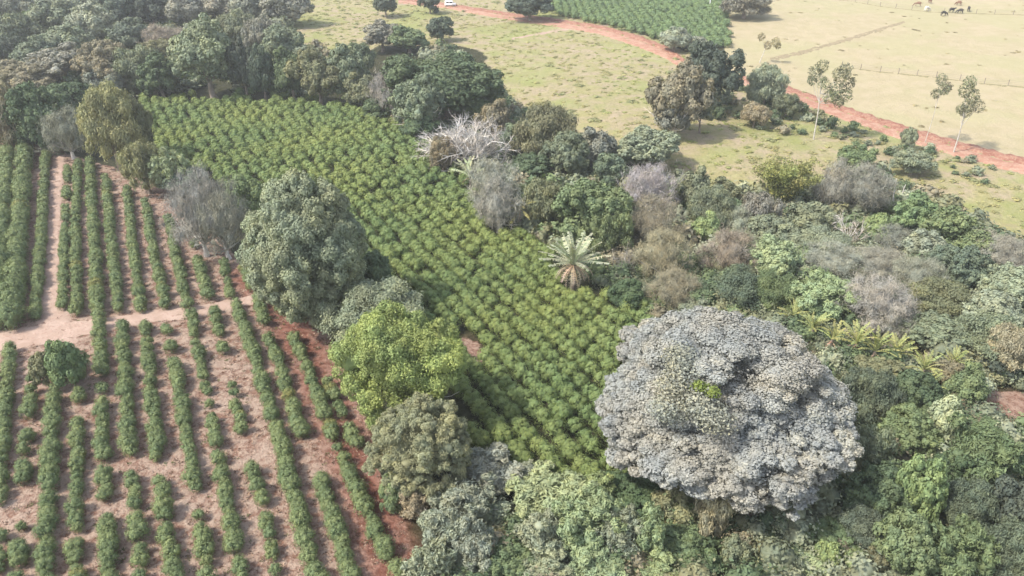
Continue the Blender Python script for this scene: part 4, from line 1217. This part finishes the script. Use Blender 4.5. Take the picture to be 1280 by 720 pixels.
for n, (x, y, r, hh, col, lb, kd) in enumerate(BUSH[:N_IND]):
    if lb is None:
        nm, q = min(((m, math.hypot(x - a[0], y - a[1])) for m, a in MARKS), key=lambda z: z[1])
        band = 'close to' if q < 7 else 'some way from' if q < 13 else 'far from'
        lb = f'plump coffee bush of the dense field, {band} {nm}'
    z = gz(x, y)
    t = thing('coffee_bush', (x, y, z - .03), lb, 'coffee bush', 'coffee bushes of the plantation')
    rr = random.Random(n)
    o = link('foliage', NEAR_BALL[n % 5] if kd else NEAR_BUSH[n % 6], t); o.location = (0, 0, hh * .92); o.scale = (r, r, hh); o.rotation_euler[2] = rr.uniform(0, 6.28); o.color = (*col, 1)
    s = link('stem', STEM, t); s.scale = (r * .8, r * .8, hh * .9)
# all further bushes as one mass; each face carries its bush's tint in 'var'
m_stuff = leaf_material('coffee_leaf')
SG = Geo()
rs = np.random.default_rng(77)
colv = []
for n, (x, y, r, hh, col, lb, kd) in enumerate(BUSH[N_IND:]):
    nr_ = depth((x, y, 0, 0)) < 100
    V, Q, T, QV, TV = ((MID_BALL if nr_ else FAR_BALL)[n % 5] if kd else (MID_BUSH if nr_ else FAR_BUSH)[n % 6])
    a = rs.uniform(0, 6.28); ca_, sa_ = math.cos(a), math.sin(a)
    W = np.stack([(V[:, 0] * ca_ - V[:, 1] * sa_) * r + x, (V[:, 0] * sa_ + V[:, 1] * ca_) * r + y, V[:, 2] * hh + gz(x, y) + hh * .9], 1)
    SG.add(W, Q, T, QV, TV); colv.append((len(Q), len(T), col))
nt_ = m_stuff.node_tree
for nd in list(nt_.nodes):
    if nd.type == 'OBJECT_INFO':
        ta = nt_.nodes.new('ShaderNodeAttribute'); ta.attribute_name = 'tint'
        for lk in list(nt_.links):
            if lk.from_node == nd: nt_.links.new(ta.outputs['Color'], lk.to_socket)
    if nd.type == 'TEX_NOISE': nd.inputs['Scale'].default_value = .9
st = SG.build('coffee_plantation', m_stuff)
tag(st, 'green coffee bushes of the dense field, the upper rows and the far plantation', None, None, 'stuff')
tq = np.concatenate([np.tile(np.array([[*c, 1]], np.float32), (q, 1)) for q, t_, c in colv] + [np.tile(np.array([[*c, 1]], np.float32), (t_, 1)) for q, t_, c in colv])
ta = st.data.attributes.new('tint', 'FLOAT_COLOR', 'FACE'); ta.data.foreach_set('color', tq.ravel())

# ------------------------------------------------------------------ undergrowth and grass: masses nobody could count
def scatter(poly, n, rng):
    P = np.array(poly); lo, hi = P.min(0), P.max(0)
    q = rng.uniform(lo, hi, (n * 4, 2)); q = q[inside(q[:, 0], q[:, 1], poly)]
    return q[:n]
def vis(q, m=40):
    z = terrain(q[:, 0], q[:, 1]); d = q[:, 1] * CP - (z - CAM_H) * SP
    u = 640 + q[:, 0] / d * FOC; v = 360 - ((q[:, 1] * SP + (z - CAM_H) * CP) / d) * FOC
    return q[(u > -m) & (u < 1280 + m) & (v > -m) & (v < 720 + m)]
SHR = [bush_arrays(260 + i, 110, .165, 6).arrays() for i in range(5)]
SHR_N = [bush_arrays(270 + i, 620, .07, 8).arrays() for i in range(5)]
def tinted(name, label, items, mat):
    g = Geo(); cq, ct = [], []
    for (V, Q, T, QV, TV), M, loc, col in items:
        g.add(V @ M.T + loc, Q, T, QV, TV)
        cq.append(np.tile(np.array([[*col, 1]], np.float32), (len(Q), 1))); ct.append(np.tile(np.array([[*col, 1]], np.float32), (len(T), 1)))
    o = g.build(name, mat); tag(o, label, None, None, 'stuff')
    o.data.attributes.new('tint', 'FLOAT_COLOR', 'FACE').data.foreach_set('color', np.concatenate(cq + ct).ravel())
    return o
def spin(rng, sx, sz):
    a = rng.uniform(0, 6.28); return np.array([[math.cos(a) * sx, -math.sin(a) * sx, 0], [math.sin(a) * sx, math.cos(a) * sx, 0], [0, 0, sz]])
cols = [PAL[c] for c in ('green', 'deep', 'olive', 'greygreen', 'deep', 'brown', 'sage', 'greygreen')]
def under(name, label, poly, n, seed, sc=1.0):
    rng = np.random.default_rng(seed); q = vis(scatter(poly, n, rng), 170); it = []
    for x, y in q:
        if inside(x, y, R_FIELD) or inside(x, y, R_EARTH) or inside(x, y, R_ROWS): continue
        r = rng.uniform(.7, 2.2) * sc; h = r * rng.uniform(.5, 1.1)
        c = np.array(cols[rng.integers(len(cols))]) * rng.uniform(.75, 1.15)
        it.append(((SHR_N if y < 85 else SHR)[rng.integers(5)], spin(rng, r, h), np.array([x, y, gz(x, y) + h * .5]), c))
    return tinted(name, label, it, m_stuff)
under('undergrowth', 'low mixed undergrowth filling the wood between the coffee field and the pasture', R_WOODR, 3300, 11)
under('undergrowth', 'low dark undergrowth between the trees behind the coffee field', R_WOODL, 1500, 12, 1.5)

under('scrub', 'rough low scrub along the lower side of the red road', world_poly([(870, 118), (930, 108), (1010, 138), (1062, 158), (1050, 178), (960, 165), (876, 166)]), 60, 13, .75)
under('scrub', 'thin scattered scrub on the bank below the road', world_poly([(1062, 158), (1130, 180), (1260, 215), (1250, 235), (1120, 205), (1040, 176)]), 36, 14, .6)
# grass: tufts of blades on meadow and pasture
rng = np.random.default_rng(21)
def tuft_arrays(seed, n=9):
    r = np.random.default_rng(seed); g = Geo()
    for i in range(n):
        a = r.uniform(0, 6.28); o = r.uniform(.1, .6); b = np.array([math.cos(a), math.sin(a), 0]) * o * .5
        t = b * 2.2 + np.array([0, 0, r.uniform(.5, 1.0)]); w = np.array([-math.sin(a), math.cos(a), 0]) * .09
        g.add([b - w, b + w, t], t=[(0, 1, 2)], tv=[r.random()])
    return g.arrays()
TUFT = [tuft_arrays(300 + i) for i in range(5)]
TUSS = [bush_arrays(320 + i, 60, .2, 5).arrays() for i in range(4)]
it = []
q = vis(scatter(R_GRASS, 2600, rng))
for x, y in q:
    if near_tree(x, y, .5) or inside(x, y, R_DRY): continue
    big = rng.random() < .1
    w = rng.uniform(.35, .9) * (1.7 if big else 1); s = w * rng.uniform(.16, .34)
    nz = math.sin(x * .11 + 2 * math.sin(y * .07)) * math.cos(y * .1)
    base = np.array((.345, .325, .15)) if nz > -.2 else np.array((.31, .325, .125))
    if big: base = np.array((.27, .275, .13))
    it.append((TUSS[rng.integers(4)], spin(rng, w, s), np.array([x, y, gz(x, y)]), base * rng.uniform(.78, 1.1)))
tinted('grass', 'rough yellow-green meadow grass on the slope below the red road', it, m_stuff)
it = []
q = vis(scatter(R_DRY, 260, rng))
for x, y in q:
    w = rng.uniform(.3, .9); s = w * rng.uniform(.12, .3)
    it.append((TUSS[rng.integers(4)], spin(rng, w, s), np.array([x, y, gz(x, y)]), np.array((.34, .29, .16)) * rng.uniform(.6, 1.1)))
tinted('dry_grass', 'short dry straw-coloured grass of the grazed pasture', it, m_stuff)
# weeds and straw litter lying between the rows
it = []
q = vis(scatter(R_ROWS, 14000, rng), 10)
for x, y in q:
    u = rng.random()
    s = rng.uniform(.05, .16); w = rng.uniform(.25, .7)
    c = np.array((0.315, 0.225, 0.180)) if u < .6 else np.array((0.120, 0.064, 0.045)) if u < .85 else np.array((0.105, 0.112, 0.045))
    it.append((TUFT[rng.integers(5)], spin(rng, w, s), np.array([x, y, gz(x, y)]), c * rng.uniform(.8, 1.2)))
tinted('straw_litter', 'dry straw and prunings littering the red soil between the coffee rows', it, m_stuff)
# ------------------------------------------------------------------ light, air, camera
SUN_EL, SUN_AZ = math.radians(50), math.radians(250)     # azimuth clockwise from +Y (the way the camera looks): light from the left
w = bpy.data.worlds.new("World"); SC.world = w; w.use_nodes = True
nt = w.node_tree; bg = nt.nodes['Background']
sky = nt.nodes.new('ShaderNodeTexSky'); sky.sky_type = 'NISHITA'; sky.sun_disc = False
sky.sun_elevation = SUN_EL; sky.sun_rotation = SUN_AZ
sky.altitude = 600; sky.air_density = 1.0; sky.dust_density = 2.5; sky.ozone_density = 1.0
hs = nt.nodes.new('ShaderNodeHueSaturation'); hs.inputs['Saturation'].default_value = .55      # the thin high haze whitens the sky light
nt.links.new(sky.outputs[0], hs.inputs['Color']); nt.links.new(hs.outputs[0], bg.inputs[0]); bg.inputs[1].default_value = .15
sl = bpy.data.lights.new('sun', 'SUN'); sl.energy = 2.3; sl.angle = math.radians(3); sl.color = (1, .93, .82)
so = link('sun', sl)
d = Vector((math.sin(SUN_AZ) * math.cos(SUN_EL), math.cos(SUN_AZ) * math.cos(SUN_EL), math.sin(SUN_EL)))
so.rotation_euler = d.to_track_quat('Z', 'Y').to_euler()
so.location = (-60, 40, 80)

hz = Geo(); box_geo(hz, -3400, 3400, -3400, 3400, -8, 56)
m, nt, out = newmat('haze'); pv = nt.nodes.new('ShaderNodeVolumePrincipled')
pv.inputs['Color'].default_value = (.9, .91, .93, 1); pv.inputs['Density'].default_value = .00036; pv.inputs['Anisotropy'].default_value = .2
nt.links.new(pv.outputs[0], out.inputs['Volume'])
ho = hz.build('haze', m); ho['kind'] = 'stuff'

cam = bpy.data.cameras.new('camera'); co = link('camera', cam)
cam.sensor_width = 36; cam.lens = FOC / 1280 * 36; cam.clip_end = 6000; cam.clip_start = .1
co.location = (0, 0, CAM_H); co.rotation_euler = (math.pi / 2 - PITCH, 0, 0)
SC.camera = co
vs = SC.view_settings
SC.display_settings.display_device = 'sRGB'
vs.view_transform = 'Standard'; vs.look = 'None'; vs.gamma = 1; vs.use_curve_mapping = False; vs.exposure = 1.36
SC.cycles.max_bounces = 5; SC.cycles.diffuse_bounces = 3; SC.cycles.volume_bounces = 1; SC.cycles.transparent_max_bounces = 4
SC.cycles.use_denoising = True
